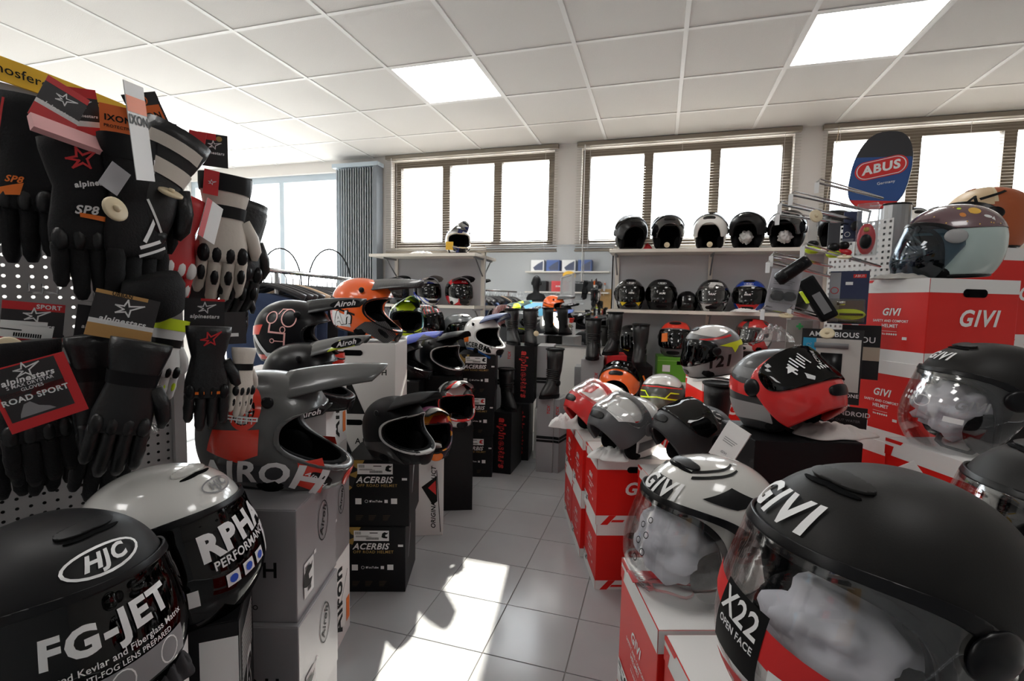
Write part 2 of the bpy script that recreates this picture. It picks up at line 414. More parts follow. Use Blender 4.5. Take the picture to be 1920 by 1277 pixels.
def helmet(name, label, kind, loc, yaw, shell, visor=None, accent=None, lining=None, peak=None, chin=None, graphics=(), texts=(), tilt=0, roll=0,
           group=None, s=1, lift_a=62, visor_cover=True, rim=None, strap=False, vents=True, cat='helmet'):
    t = thing(name, label, cat, loc, group=group); t.rotation_euler = Euler((rad(roll), rad(tilt), yaw), 'XYZ'); t.scale = (s, s, s)
    k = kind
    ob('shell', cached((k, 'shell'), lambda: patch(k, PORT[k], 0, .012)), shell, t)
    ob('lining', cached((k, 'lin'), lambda: patch(k, PORT[k], -.0125, .018, 48, 24)), lining or m_lin, t)
    def pair(nm, key, c_, r_, m_, par=None):
        for sg in (1, -1): ob(nm, cached((key, sg), lambda: MB().ell((c_[0], c_[1] * sg, c_[2]), r_, 14, 10).me(True)), m_, par or t)
    pair('cheek_pad', 'pad', (.035, .082, .055), (.055, .026, .05), m_pad)
    if k != 'flip':   # edge trim round the face opening
        ob('port_trim', cached((k, 'trim'), lambda: patch(k, lambda a, e: min(PORT[k](a, e), .075 - PORT[k](a, e)), .003, .018, 144, 72)), rim or m_black, t)
    ob('neck_trim', cached((k, 'neck'), lambda: MB().tube([SURF[k][0](a, SURF[k][1](a), -.004) for a in ([i * 10 for i in range(7, 30)] if k in ('jet', 'flip') else [i * 10 for i in range(37)])], .006, 6).me(True)), m_black, t)
    if k == 'full':
        vp = lambda a, e: -sup(a, e, 2, 92, 27 if e > 2 else 26, 3.4)
        if visor: ob('visor', cached('vfull', lambda: patch('full', vp, .005, .002, 48, 26, -100, 100, -35, 40)), visor, t)
        pair('visor_pivot', 'pivfull', SURF['full'][0](88, 2, .004), (.022, .008, .022), accent or m_black)
        if vents: ob('chin_vent', cached('cvfull', lambda: patch('full', lambda a, e: -sup(a, e, -36, 20, 5), .003, .005, 16, 8, -24, 24, -44, -28)), m_black, t)
        if vents: ob('top_vent', cached('tvent', lambda: patch('full', lambda a, e: -sup(a, e, 56, 32, 7, 2.5), .007, .009, 20, 10, -40, 40, 46, 66)), accent or m_black, t)
    if k == 'jet' and visor:
        vp = lambda a, e: -sup(a, e, -18, 96 - max(0, -e - 10) * .75, 46, 3.2)
        ob('visor', cached('vjet', lambda: patch('jet', vp, .006, .0025, 56, 30, -100, 100, -64, 34, bulge=lambda a, e: .03 * max(0, min(1, (14 - e) / 40)) * math.cos(rad(min(90, abs(a)))))), visor, t)
        ob('visor_seal', cached('vsjet', lambda: patch('jet', lambda a, e: min(vp(a, e), .10 - vp(a, e)) if e > 12 else -1, .0065, .004, 56, 24, -100, 100, 8, 34)), m_black, t)
        pair('visor_pivot', 'pivjet', SURF['jet'][0](84, 4, .006), (.032, .008, .025), accent or m_black)
        if vents: ob('top_vent', cached('tvj', lambda: patch('jet', lambda a, e: -sup(a, e, 66 - abs(a) * .08, 38, 5, 2.4), .005, .007, 40, 16, -42, 42, 54, 74)), accent or shell, t)
        if vents: ob('vent_slot', cached('tvj2', lambda: patch('jet', lambda a, e: -sup(a, e, 59 - abs(a) * .08, 30, 1.6, 2.4), .002, .003, 40, 16, -34, 34, 52, 64)), m_lin, t)
    if k == 'flip':
        xf = lift(lift_a); hole = lambda a, e: sup(a, e, 1, 64, 19, 3)
        inside = lambda a, e: -sup(a, e, -20, 90, 46, 5)
        ob('chin_bar', cached(('fchin', lift_a), lambda: patch('full', lambda a, e: min(inside(a, e), hole(a, e)), .004, .014, 60, 36, -95, 95, None, 30, xf=xf)), chin or shell, t)
        if visor: ob('visor', cached(('fvis', lift_a), lambda: patch('full', lambda a, e: -sup(a, e, 2, 74, 24, 3.2), .009, .002, 40, 20, -80, 80, -28, 30, xf=xf)), visor, t)
        pair('hinge', 'hinge', (.0, .131, CZ + .01), (.03, .01, .03), accent or m_black)
        ob('chin_vent', cached(('fcv', lift_a), lambda: patch('full', lambda a, e: -sup(a, e, -32, 17, 5), .008, .01, 16, 8, -24, 24, -40, -24, xf=xf)), m_black, t)
    if k == 'mx':
        def mkpeak():
            V = []; n, m = 12, 10; fs = []
            for side in (0, 1):
                for i in range(n + 1):
                    u = i / n; x = .04 + .225 * u; wd = .094 - .026 * u - .012 * u ** 4
                    for j in range(m + 1):
                        v = j / m * 2 - 1; zz = CZ + .126 + .066 * u - .030 * u * u - (.062 - .034 * u) * abs(v) ** 2.2 + (.009 if abs(v) < .25 else 0) * (1 - u * .5)
                        xx = x - .03 * abs(v) ** 2 * u - (.045 * abs(v) ** 2) * (1 - u)
                        V.append((xx, wd * v, zz - .005 * side))
            N = (n + 1) * (m + 1); q = lambda i, j, s: s * N + i * (m + 1) + j
            for i in range(n):
                for j in range(m): fs += [(q(i, j, 0), q(i + 1, j, 0), q(i + 1, j + 1, 0), q(i, j + 1, 0)), (q(i, j, 1), q(i, j + 1, 1), q(i + 1, j + 1, 1), q(i + 1, j, 1))]
            for i in range(n): fs += [(q(i, 0, 0), q(i, 0, 1), q(i + 1, 0, 1), q(i + 1, 0, 0)), (q(i, m, 0), q(i + 1, m, 0), q(i + 1, m, 1), q(i, m, 1))]
            for j in range(m): fs += [(q(0, j, 0), q(0, j + 1, 0), q(0, j + 1, 1), q(0, j, 1)), (q(n, j, 0), q(n, j, 1), q(n, j + 1, 1), q(n, j + 1, 0))]
            return mesh(V, fs, True)
        pk = ob('peak', cached('peak', mkpeak), peak or shell, t)
        pair('peak_screw', 'pkscrew', SURF['mx'][0](78, 34, .012), (.013, .006, .013), m_black, pk)
        ob('mouth_vent', cached('mxmouth', lambda: patch('mx', lambda a, e: -sup(a, e, -31, 11, 6, 2.5), .004, .006, 16, 8, -14, 14, -40, -22)), chin or m_black, t)
        for sg in (1, -1): ob('jaw_vent', cached(('mxjaw', sg), lambda: patch('mx', lambda a, e: -sup(a * sg - 30, e, -31 + (a * sg - 30) * .3, 9, 3.5, 2.5), .002, .004, 40, 10, -45, 45, -42, -20)), m_black, t)
    if strap: ob('chin_strap', cached('strap', lambda: MB().tube([(.03, .09, .05), (.06, .06, -.0), (.08, .0, -.002), (.06, -.06, 0), (.03, -.09, .05)], .007, 6).me(True)), m_black, t)
    S = SURF['full' if k == 'flip' else k][0]
    for gi in graphics:                                   # (outline in az/el degrees, material, mirrored, on chin bar)
        pts, m_, both = gi[0], gi[1], gi[2]; ch = len(gi) > 3 and gi[3]
        for sg in ((1, -1) if both else (1,)):
            xf = lift(lift_a) if ch else None
            fn = (lambda x, y: xf(S(x, y, .0065))) if ch else (lambda x, y: SURF[k][0](x, y, .0018))
            P_ = [(a * sg, e) for a, e in pts]
            if sg < 0: P_.reverse()
            ob('graphic', map2d(poly2d(P_), fn, 6), m_, t)
    for tx in texts:                                      # (words, size, az, el, rot, material, bold, shear[, on visor offset])
        s_, size, az, el, rot, m_ = tx[:6]; bold = tx[6] if len(tx) > 6 else .02; sh = tx[7] if len(tx) > 7 else 0; off = tx[8] if len(tx) > 8 else .0025
        d2 = s_ if isinstance(s_, tuple) else text2d(s_, size, bold, sh)
        kk = 'full' if (k == 'flip' and off > .005) else k
        ob('logo' if off < .005 else 'print', map2d(d2, on_shell(kk, az, el, rot, off, lift(lift_a) if kk != k else None), .014), m_, t)
    return t
def stuffing(label, t, s=1, loc=(.045, 0, .10), r=(.075, .07, .075), m=None, seed=0):
    """crumpled cloth pushed into a helmet"""
    rnd = random.Random(seed); bm = bmesh.new(); bmesh.ops.create_icosphere(bm, subdivisions=4, radius=1)
    ph = [(Vector((rnd.gauss(0, 1), rnd.gauss(0, 1), rnd.gauss(0, 1))).normalized(), rnd.uniform(3, 8), rnd.uniform(0, 6)) for _ in range(9)]
    for v in bm.verts:
        d = sum(abs(math.sin(v.co.dot(a) * f + o)) for a, f, o in ph) / 9; q = v.co * (.30 + 1.02 * d); v.co = (q.x * r[0], q.y * r[1], q.z * r[2])
    me = bpy.data.meshes.new('m'); bm.to_mesh(me); bm.free(); me.shade_smooth()
    o = ob('cloth_bag', me, m or m_cloth); o.matrix_world = t.matrix_basis @ Matrix.Translation(loc)
    return tag(o, label, 'cloth')
def rag(label, loc, sx, sy, sz, rotz=0, seed=1, m=None, cat='cloth', name='cloth'):
    """a crumpled cloth lying on a surface"""
    rnd = random.Random(seed); n = 26; vs = []; fs = []
    ph = [(rnd.uniform(-11, 11), rnd.uniform(-11, 11), rnd.uniform(0, 6)) for _ in range(6)]
    for lay in (0, 1):
        for i in range(n + 1):
            for j in range(n + 1):
                a, b_ = i / n * 2 - 1, j / n * 2 - 1; r = max(abs(a), abs(b_)); d = math.hypot(a, b_) or 1; k = r / d * (1 + .14 * math.sin(math.atan2(b_, a) * 3 + ph[0][2]) + .07 * math.sin(math.atan2(b_, a) * 7 + ph[1][2]))
                h = sum(abs(math.sin(p * a + q * b_ + o)) for p, q, o in ph) / 6; e = max(0, 1 - r * r) ** .8
                vs.append((a * k * sx / 2, b_ * k * sy / 2, (sz * (.05 + 1.25 * h) * e + .004) if lay == 0 else .001))
    N = (n + 1) ** 2; q = lambda i, j, l: l * N + i * (n + 1) + j
    for i in range(n):
        for j in range(n): fs += [(q(i, j, 0), q(i + 1, j, 0), q(i + 1, j + 1, 0), q(i, j + 1, 0)), (q(i, j, 1), q(i, j + 1, 1), q(i + 1, j + 1, 1), q(i + 1, j, 1))]
    for i in range(n):
        for a, b_ in (((i, 0), (i + 1, 0)), ((i + 1, n), (i, n)), ((0, i + 1), (0, i)), ((n, i), (n, i + 1))): fs.append((q(*a, 0), q(*a, 1), q(*b_, 1), q(*b_, 0)))
    o = ob(name, mesh(vs, fs, True), m or m_cloth, None, loc, (0, 0, rotz)); return tag(o, label, cat)

# ------------------------------------------------------------------ cartons
def carton(name, label, loc, rotz, size, body, decor=None, top=None, handle='', group=None, cat='box', lid=0):
    """loc = centre of the bottom; size = (x, y, z); decor(face, fn) draws on each face"""
    L, D, H = size; t = thing(name, label, cat, loc, rotz, group)
    ob('carton_body', boxm(-L / 2, L / 2, -D / 2, D / 2, 0, H - .0015, .0025), body, t)
    MB().box(-L / 2 + .002, -.0008, -D / 2 + .002, D / 2 - .002, H - .002, H).box(.0008, L / 2 - .002, -D / 2 + .002, D / 2 - .002, H - .002, H).build('top_flap', top or body, t)
    if lid: MB().box(-L / 2 - .003, L / 2 + .003, -D / 2 - .003, D / 2 + .003, H - lid, H + .002).build('lid', top or body, t)
    FM = {'front': ((0, -D / 2, H / 2), (1, 0, 0), (0, 0, 1)), 'back': ((0, D / 2, H / 2), (-1, 0, 0), (0, 0, 1)),
          'left': ((-L / 2, 0, H / 2), (0, -1, 0), (0, 0, 1)), 'right': ((L / 2, 0, H / 2), (0, 1, 0), (0, 0, 1)), 'top': ((0, 0, H), (1, 0, 0), (0, 1, 0))}
    def draw(face, s, m_, nm='print', off=.0012):
        o, r, u = FM[face]; return flat(nm, s, m_, t, plane_m(o, r, u, off))
    for f in handle.split():
        w_ = D if f in ('left', 'right') else L
        draw(f, join2d(rect2d(-.035, H / 2 - .062, .035, H / 2 - .034), disc2d(.014, .014, -.035, H / 2 - .048), disc2d(.014, .014, .035, H / 2 - .048)), m_lin, 'handle_hole', .0022)
    if decor: decor(draw, L, D, H)
    return t
m_red = mat('givi_red_card', (.72, .014, .01), .42, noise=.05, nscale=4, spec=.3); m_cardw = mat('white_card', (.8, .79, .78), .55)
m_blackcard = mat('black_card', (.006, .006, .007), .42, spec=.25); m_greycard = mat('silver_grey_card', (.30, .29, .30), .38, .25)
m_lgcard = mat('light_grey_card', (.62, .6, .58), .55)
m_sticker = mat('white_sticker', (.86, .86, .85), .5)
def label_sticker(draw, face, x, y, w_, h, helmet_icon=True, m_icon=None):
    draw(face, rect2d(x, y, x + w_, y + h), m_sticker, 'label_sticker', .0016)
    k = [rect2d(x + .006 + i * .0032, y + h * .62, x + .0075 + i * .0032, y + h * .9) for i in range(8)]
    k += [rect2d(x + w_ * .35 + i * .0034, y + h * .12, x + w_ * .35 + .002 + i * .0034, y + h * .34) for i in range(int(w_ * .38 / .0034))]
    k += [rect2d(x + .008, y + h * .46, x + w_ * .42, y + h * .5), rect2d(x + .008, y + h * .38, x + w_ * .5, y + h * .41), rect2d(x + w_ * .45, y + h * .74, x + w_ * .68, y + h * .82)]
    draw(face, join2d(*k), m_print_k, 'barcode', .002)
    if helmet_icon:
        u = h * .62; ox, oy = x + w_ - u * 1.12, y + h * .25
        draw(face, poly2d([(ox, oy + u * .2), (ox + u * .1, oy + u * .75), (ox + u * .45, oy + u), (ox + u * .8, oy + u * .85), (ox + u * 1.0, oy + u * 1.0), (ox + u * .9, oy + u * .7), (ox + u * .55, oy + u * .55), (ox + u * .6, oy + u * .3), (ox + u * .95, oy + u * .25), (ox + u * .8, oy), (ox + u * .3, oy + u * .05)]), m_icon or m_print_k, 'helmet_icon', .002)
def givi_decor(draw, L, D, H):
    for f, w_ in (('front', L), ('back', L), ('left', D), ('right', D)):
        h2 = H / 2
        draw(f, rect2d(-w_ / 2, h2 - .048, w_ / 2, h2), m_cardw, 'white_band')
        draw(f, rect2d(-w_ / 2, -h2, w_ / 2, -h2 + .042), m_cardw, 'white_band')
        if f in ('front', 'back'):
            draw(f, join2d(tf(text2d('GIVI', .078, .03, .25, 1.05), 0.02, .012)), m_sticker, 'logo')
            for q_ in (poly2d([(-w_ / 2 + .02, -h2), (-w_ / 2 + .052, -h2), (-w_ / 2 + .09, -h2 + .042), (-w_ / 2 + .058, -h2 + .042)]), poly2d([(-w_ / 2 + .066, -h2 + .012), (-w_ / 2 + .12, -h2 + .012), (-w_ / 2 + .128, -h2 + .022), (-w_ / 2 + .074, -h2 + .022)]),
                 poly2d([(-.01, -h2), (.03, -h2), (.065, -h2 + .042), (.025, -h2 + .042)]), poly2d([(.08, -h2 + .012), (.12, -h2 + .012), (.128, -h2 + .022), (.088, -h2 + .022)])): draw(f, q_, m_red, 'red_bar', .0018)
        else:
            for q_ in (poly2d([(-w_ / 2, h2), (-w_ / 2 + .06, h2), (-w_ / 2 + .052, h2 - .01), (-w_ / 2, h2 - .01)]), poly2d([(-w_ / 2, h2 - .02), (-w_ / 2 + .03, h2 - .02), (-w_ / 2 + .022, h2 - .048), (-w_ / 2, h2 - .048)])): draw(f, q_, m_red, 'red_bar', .0018)
            draw(f, tf(text2d('GIVI', .036, .03, .25), .0, .03), m_sticker, 'logo')
            draw(f, join2d(tf(text2d('SAFETY AND COMFORT', .0125, .02), 0, -.002), tf(text2d('HELMET', .0175, .02), 0, -.02), rect2d(-.03, -.04, .03, -.039), tf(text2d('Size', .009, .02), -.022, -.05), *[disc2d(.0035, .0035, -.008 + i * .009, -.05) for i in range(5)]), m_sticker, 'print')
            label_sticker(draw, f, -w_ / 2 + .004, -h2 + .022, .085, .042)
            draw(f, tf(join2d(rect2d(-.009, -.005, .009, .005)), .062, -.062), m_sticker, 'price_tag', .0016)
GIVI = (.36, .275, .297)
def givi(label, loc, rotz, group='red helmet cartons', size=GIVI, handle='front'):
    return carton('helmet_carton', label, loc, rotz, size, m_red, givi_decor, m_cardw, handle, group)
m_camo = pattern('gold_tyre_marks', [(.012, .012, .014), (.36, .23, .05), (.012, .012, .014)], 34, 'voronoi', .5, coat=0)
def acerbis_decor(icon):
    def dec(draw, L, D, H):
        h2 = H / 2; f = 'front'
        draw(f, poly2d([(-L / 2 + .001, h2 - .001), (-L / 2 + .085, h2 - .001), (-L / 2 + .06, h2 - .05), (-L / 2 + .035, h2 - .12), (-L / 2 + .001, h2 - .15)]), m_camo, 'tyre_print')
        label_sticker(draw, f, -L / 2 + .055, h2 - .062, .15, .046, True, icon)
        draw(f, tf(text2d('ACERBIS', .038, .025, .3), -.012, h2 - .088), m_sticker, 'logo'); draw(f, tf(text2d('OFF ROAD HELMET', .0175, .012, 0, 1.12), 0, h2 - .112), m_gold, 'print')
        draw(f, rect2d(.106, h2 - .088, .128, h2 - .078), m_sticker, 'price_tag', .0016)
        draw(f, join2d(rect2d(-.092, -.048, -.066, -.022), ring2d(.007, .007, .0015, 12, -.045, -.035), tf(text2d('YouTube', .013, .02), -.003, -.035), rect2d(-.032, -.039, -.024, -.031), rect2d(.032, -.042, .046, -.028), rect2d(.06, -.046, .086, -.022)), m_sticker, 'social_icons')
        draw(f, join2d(*[rect2d(x, -.098 - k * .005, x + .032 - k * .003, -.097 - k * .005) for x in (-.09, -.035, .025) for k in range(5)]), mat('dim_gold_print', (.12, .085, .03), .5), 'small_print')
        draw('right', join2d(poly2d([(-.02, h2 - .02), (.0, h2 - .02), (-.06, -.02), (-.08, -.02)])), m_print_g, 'print')
    return dec
def airoh_decor(draw, L, D, H):
    for f, w_ in (('front', L), ('right', D), ('left', D)):
        if f == 'front':
            draw(f, tf(text2d('AIROH', .05, .02, 0, 1.35), .03, -.01), m_print_k, 'logo')
            draw(f, join2d(rect2d(.05, -H / 2 + .03, .062, -H / 2 + .042), ring2d(.006, .006, .002, 10, .075, -H / 2 + .036)), m_print_k, 'social_icons')
        else:
            draw(f, join2d(ring2d(.034, .052, .003, 24, .03, .04), tf(text2d('Airoh', .03, .03, .2), .03, .04, 70)), m_print_k, 'logo')
            label_sticker(draw, f, -.09, -.10, .055, .085, True); draw(f, rect2d(-.03, -.02, -.018, -.01), m_sticker, 'price_tag')

# ================================================================== left side
def place(lx, ly, rx, ry, z, depth, width=None, anchor='r'):
    """a box whose front lower edge is seen between two pixels at height z"""
    a, b_ = G(lx, ly, z), G(rx, ry, z); d = (b_ - a); d.z = 0; w_ = width or d.length; d.normalize(); n = Vector((-d.y, d.x, 0))
    c = (b_ - d * w_ / 2) if anchor == 'r' else (a + d * w_ / 2)
    c = c + n * depth / 2; c.z = z; return c, math.atan2(d.y, d.x), w_
def corner(px, py, z, size, rot, side='r'):
    """centre of a box whose front right (or left) upper corner is seen at a pixel, z = height of that corner"""
    c = G(px, py, z); th = rad(rot); d = Vector((math.cos(th), math.sin(th), 0)); n = Vector((-d.y, d.x, 0))
    c = c - d * size[0] / 2 * (1 if side == 'r' else -1) + n * size[1] / 2; c.z = z - size[2]; return c, th
AW = {}
# ---- Acerbis pair in front
c, th, w_ = place(640, 1110, 760, 1110, 0, .27); SZ = (w_, .27, .2925)
carton('helmet_carton', 'black off-road helmet carton on the floor, lower of the front pair by the aisle', c, th, SZ, m_blackcard, acerbis_decor(None), None, '', 'black off-road helmet cartons')
c2 = c + Vector((.012, .01, .2925)); carton('helmet_carton', 'black off-road helmet carton under the matte black off-road helmet', c2, th, SZ, m_blackcard, acerbis_decor(None), None, '', 'black off-road helmet cartons')
p = G(744, 858, .587); AW['mxblack'] = p
m_carbon = pattern('carbon_weave', [(.015, .015, .016), (.04, .04, .042)], 60, 'wave', .35, dist=0)
mxg = [([(60, -14), (100, -20), (150, -22), (150, -34), (60, -36), (28, -40)], m_carbon, True)]
helmet('off_road_helmet', 'matte black off-road helmet with grey eye-port trim on black carton', 'mx', p, facing(p, 40), m_blackm, peak=m_blackm, rim=mat('grey_mesh_trim', (.55, .55, .54), .6, bump=.6, nscale=300), graphics=mxg, tilt=-4)
# ---- white box with vertical lettering, more helmets on it
c, th, w_ = place(777, 1005, 830, 1003, 0, .3, .19); SZ = (w_, .3, .44)
def orig_decor(draw, L, D, H):
    f = 'front'; draw(f, tf(text2d('ORIGINAL PRODUCT', .034, .02, .2), L / 2 - .05, -.01, 90), m_print_k, 'logo')
    draw(f, poly2d([(-.02, .05), (.06, .11), (.065, -.03), (.04, -.05)]), m_print_k, 'emblem', .0016); draw(f, poly2d([(.015, .045), (.055, .085), (.058, .005)]), m_print_r, 'emblem', .002)
    draw(f, line2d([(L / 2 - .035, .14), (L / 2 - .012, -.2)], .004), m_print_k, 'stripe')
    draw('left', tf(text2d('AL PRODUCT', .04, .02, .2), 0, H / 2 - .06), m_print_k, 'logo')
carton('helmet_carton', 'white carton lettered ORIGINAL PRODUCT upright beside the black cartons', c, th, SZ, m_cardw, orig_decor)
p = c + Vector((.05, -.05, .441))
m_purp = pattern('purple_orange_print', [(.02, .01, .03), (.10, .01, .05), (.55, .03, .02), (.8, .3, .02)], 14, 'voronoi', .3)
helmet('off_road_helmet', 'dark purple and orange off-road helmet standing on white carton', 'mx', p, facing(p, 10), m_purp, peak=m_blackm, chin=m_orange, s=.92)
carton('helmet_carton', 'plain black carton behind the white lettered carton', c + Vector((.01, .32, 0)), th, (.26, .26, .52), m_blackcard)
p = c + Vector((.03, .32, .52))
m_wrb = pattern('white_red_black_print', [(.75, .75, .74), (.05, .05, .05), (.75, .75, .74), (.6, .03, .03)], 12, 'voronoi', .25)
helmet('off_road_helmet', 'white, red and black off-road helmet with red-lined eye port', 'mx', p, facing(p, 15), m_wrb, peak=m_wrb, rim=m_print_r, s=.95)
# ---- Airoh grey pair nearest
SZ = (.34, .25, .265); c, th = corner(555, 957, .795, SZ, 16.7)
carton('helmet_carton', 'silver-grey helmet carton under the red masked-face off-road helmet', c, th, SZ, m_greycard, airoh_decor, None, '', 'grey helmet cartons')
carton('helmet_carton', 'silver-grey helmet carton second down in the nearest grey stack', Vector((c.x + .012, c.y - .012, .265)), th, SZ, m_greycard, airoh_decor, None, '', 'grey helmet cartons')
carton('helmet_carton', 'silver-grey helmet carton at floor level, bottom left of the aisle', Vector((c.x + .0, c.y - .0, 0)), th, SZ, m_greycard, airoh_decor, None, '', 'grey helmet cartons')
AW['airoh'] = c
p = W(498, 896, 1.26); p.z = .803
m_agrey = mat('airoh_grey', (.085, .085, .085), .3, coat=.3); m_ared = mat('airoh_red', (.75, .035, .015), .28, coat=.6)
skull = [(disc2d(16, 22, 100, 30)[0], m_ared, True), (disc2d(11, 14, 101, 27)[0], m_black, True), (disc2d(9, 11, 101, 25)[0], mat('skull_grey', (.38, .38, .37), .4), True),
         ([(84, 10), (128, 6), (134, -14), (104, -24), (84, -16)], m_ared, True), ([(32, -16), (50, -20), (46, -40), (26, -42)], m_ared, True), ([(60, -26), (132, -26), (130, -44), (50, -45)], mat('airoh_dark', (.05, .05, .055), .4), True)]
helmet('off_road_helmet', 'grey off-road helmet with red hooded skull face on nearest grey carton', 'mx', p, facing(p, 74), m_agrey, peak=m_agrey, chin=m_ared, graphics=skull, rim=m_agrey, tilt=4, s=1.06,
       texts=[('AIROH', .07, -86, -34, 0, m_print_w, .03, .15), ('AIROH', .016, -34, -32, -30, m_print_w), (line2d([(-.03, 0), (.03, 0), (.03, .006), (-.03, .006)], .003), 0, -101, 18, 0, m_print_w), (join2d(*[line2d([(x, -.006), (x, .006)], .002) for x in (-.02, -.01, 0, .01, .02)]), 0, -101, 18, 0, m_print_w)])
def peak_logo(t, words, size, m_=m_print_w, m_bg=m_black):
    pk = [o for o in t.children if o.name.startswith('peak')][0]
    for sg in (1, -1):
        f = lambda x, y: Vector((.19 + x * (-sg), sg * (.0755 - (x * -sg) * .16 + .002), CZ + .126 + .013 + y + x * -sg * .22))
        ob('logo_field', map2d(disc2d(.055, .016), lambda x, y: f(x, y), .02), m_bg, pk); ob('logo', map2d(text2d(words, size, .03, .2), lambda x, y: f(x, y) + Vector((0, sg * .0012, 0)), .02), m_, pk)
# ---- stack behind it: white lower, grey upper
SZ = (.36, .24, .335); c, th = corner(610, 900, .67, SZ, 16.7)
def b_decor(draw, L, D, H):
    draw('right', tf(text2d('Airoh', .10, .03, .2), 0, -.0, 90), m_print_k, 'logo'); draw('right', line2d([(-.08, -.13), (.09, .08)], .003), m_print_k, 'stripe'); draw('right', rect2d(.075, -.12, .11, -.03), m_orange, 'print')
carton('helmet_carton', 'white carton with tall black lettering on its side, low behind grey cartons', Vector((c.x, c.y, 0)), th, SZ, m_cardw, b_decor, None, '', 'white helmet cartons')
carton('helmet_carton', 'grey carton with oval emblem on its side, behind the nearest grey pair', c, th, SZ, m_greycard, airoh_decor, None, '', 'grey helmet cartons')
p = W(500, 850, 1.66); p.z = .672; m_ablue = mat('airoh_blue', (.01, .06, .45), .3, coat=.5)
t = helmet('off_road_helmet', 'black off-road helmet with blue chin bar behind the skull helmet', 'mx', p, facing(p, 74), m_black, peak=m_black, chin=m_ablue, s=.8,
       graphics=[([(-12, -18), (12, -18), (34, -24), (30, -42), (-30, -42), (-34, -24)], m_ablue, False), ([(40, -22), (80, -24), (78, -27), (40, -26)], m_print_w, True)], texts=[('Airoh', .02, -28, -32, -10, m_print_w)])
peak_logo(t, 'Airoh', .032)
# ---- three-high white stack with circuit helmet
SZ = (.38, .26, .3235); c, th = corner(608, 703, .9705, SZ, 16.7)
def alp_decor(draw, L, D, H): draw('front', tf(text2d('ORIGINAL PRODUCT', .036, .02, .25), .0, H / 2 - .05), m_print_k, 'logo'); b_decor(draw, L, D, H)
for k, (mm, dd, lb) in enumerate(((m_cardw, b_decor, 'white carton at the bottom of the stack under the circuit-pattern helmet'), (m_lgcard, airoh_decor, 'light grey carton in the middle of the stack under the circuit-pattern helmet'), (m_cardw, alp_decor, 'white carton lettered ORIGINAL PRODUCT directly under the circuit-pattern helmet'))):
    carton('helmet_carton', lb, Vector((c.x, c.y, k * .3235)), th, SZ, mm, dd, None, '', 'white helmet cartons')
p = Vector((c.x + .02, c.y - .01, .987)); m_circ = mat('glow_pink_line', (.85, .45, .42), .4)
cir = [(ring2d(13, 17, 2.6, 20, 92, 22)[0], m_circ, True)]
t = helmet('off_road_helmet', 'black off-road helmet with pale red circuit lines and red chin', 'mx', p, facing(p, 78), m_black, peak=m_black, chin=m_ared, s=1.02, tilt=5,
     graphics=[([(-12, -18), (12, -18), (30, -22), (27, -38), (-27, -38), (-30, -22)], m_ared, False), ([(40, -38), (150, -34), (150, -42), (40, -43)], m_ared, True), ([(135, 12), (165, 6), (168, -8), (140, -4)], m_ared, True)], rim=m_black)
S = SURF['mx'][0]
for sg in (1, -1):
    fn = lambda x, y: S(x * sg, y, .003)
    dw = join2d(ring2d(14, 17, 2.2, 20, 92, 30), ring2d(10, 11, 2, 18, 122, 26), line2d([(122, 14), (122, 2), (96, 2), (96, -22), (66, -24)], 3), ring2d(8, 8, 2, 16, 58, -25), line2d([(50, -24), (28, -20)], 3), line2d([(48, -29), (30, -27)], 2), ring2d(5, 6, 1.6, 12, 100, 8), line2d([(112, -12), (96, -12)], 1.5), ring2d(4, 4, 1.4, 12, 116, -12), line2d([(112, 34), (108, 44), (92, 46)], 2))
    if sg < 0: dw = (dw[0], [tuple(reversed(f)) for f in dw[1]])
    ob('circuit_graphic', map2d(dw, fn, 6), m_circ, t)
    dw = (line2d([(150, -8), (128, -34), (104, -36)], 6)); ob('graphic', map2d(dw, fn, 6), m_print_w, t)
peak_logo(t, 'Airoh', .03)
# loose peaks/helmets between
p = G(560, 752, .69) ; p = c + Vector((-.02, -.30, -.335 + 0)); 
# ---- A carton with the orange helmet
SZ = (.42, .28, .35); c, th = corner(741, 645, 1.05, SZ, 16.7)
def abig(draw, L, D, H):
    draw('front', tf(text2d('AIROH', .04, .02, 0, 1.4), .09, .03), m_print_k, 'logo')
    draw('front', join2d(poly2d([(-.185, .18), (-.08, .18), (-.13, .09), (-.185, .09)]), poly2d([(-.07, .05), (-.04, .05), (.06, -.18), (-.03, -.18)])), m_print_k, 'big_letter')
for k in range(3):
    carton('helmet_carton', ['light grey carton at the floor under the orange off-road helmet stack', 'light grey carton in the middle of the orange off-road helmet stack', 'light grey carton with black handle hole directly under the orange off-road helmet'][k], Vector((c.x, c.y, k * .35)), th, SZ, m_lgcard, abig, None, 'front', 'light grey helmet cartons')
p = Vector((c.x - .0, c.y - .01, 1.084)); m_or = mat('orange_gloss', (.9, .13, .015), .25, coat=.6); m_hatch = pattern('tyre_hatch', [(.02, .02, .022), (.07, .07, .07)], 50, 'wave', .4, dist=2)
t = helmet('off_road_helmet', 'bright orange off-road helmet with black hatching on light grey carton', 'mx', p, facing(p, 66), m_or, peak=m_hatch, chin=m_black, rim=m_black, tilt=9, s=1.1,
    graphics=[([(30, -14), (62, -24), (80, -42), (20, -43), (8, -30)], m_hatch, True), ([(76, 4), (150, 10), (150, 7), (76, 1)], m_print_k, True), ([(84, -14), (150, -4), (150, -7), (84, -18)], m_print_k, True),
     ([(96, -22), (128, -14), (150, -14), (160, -40), (92, -42)], m_print_w, True), ([(140, -14), (175, -10), (175, -40), (148, -41)], m_print_r, True)], texts=[('Ah', .085, -116, -27, 12, m_print_k, .05, .3), ('Ah', .08, -116, -27, 12, m_print_w, .03, .3, .0032)])
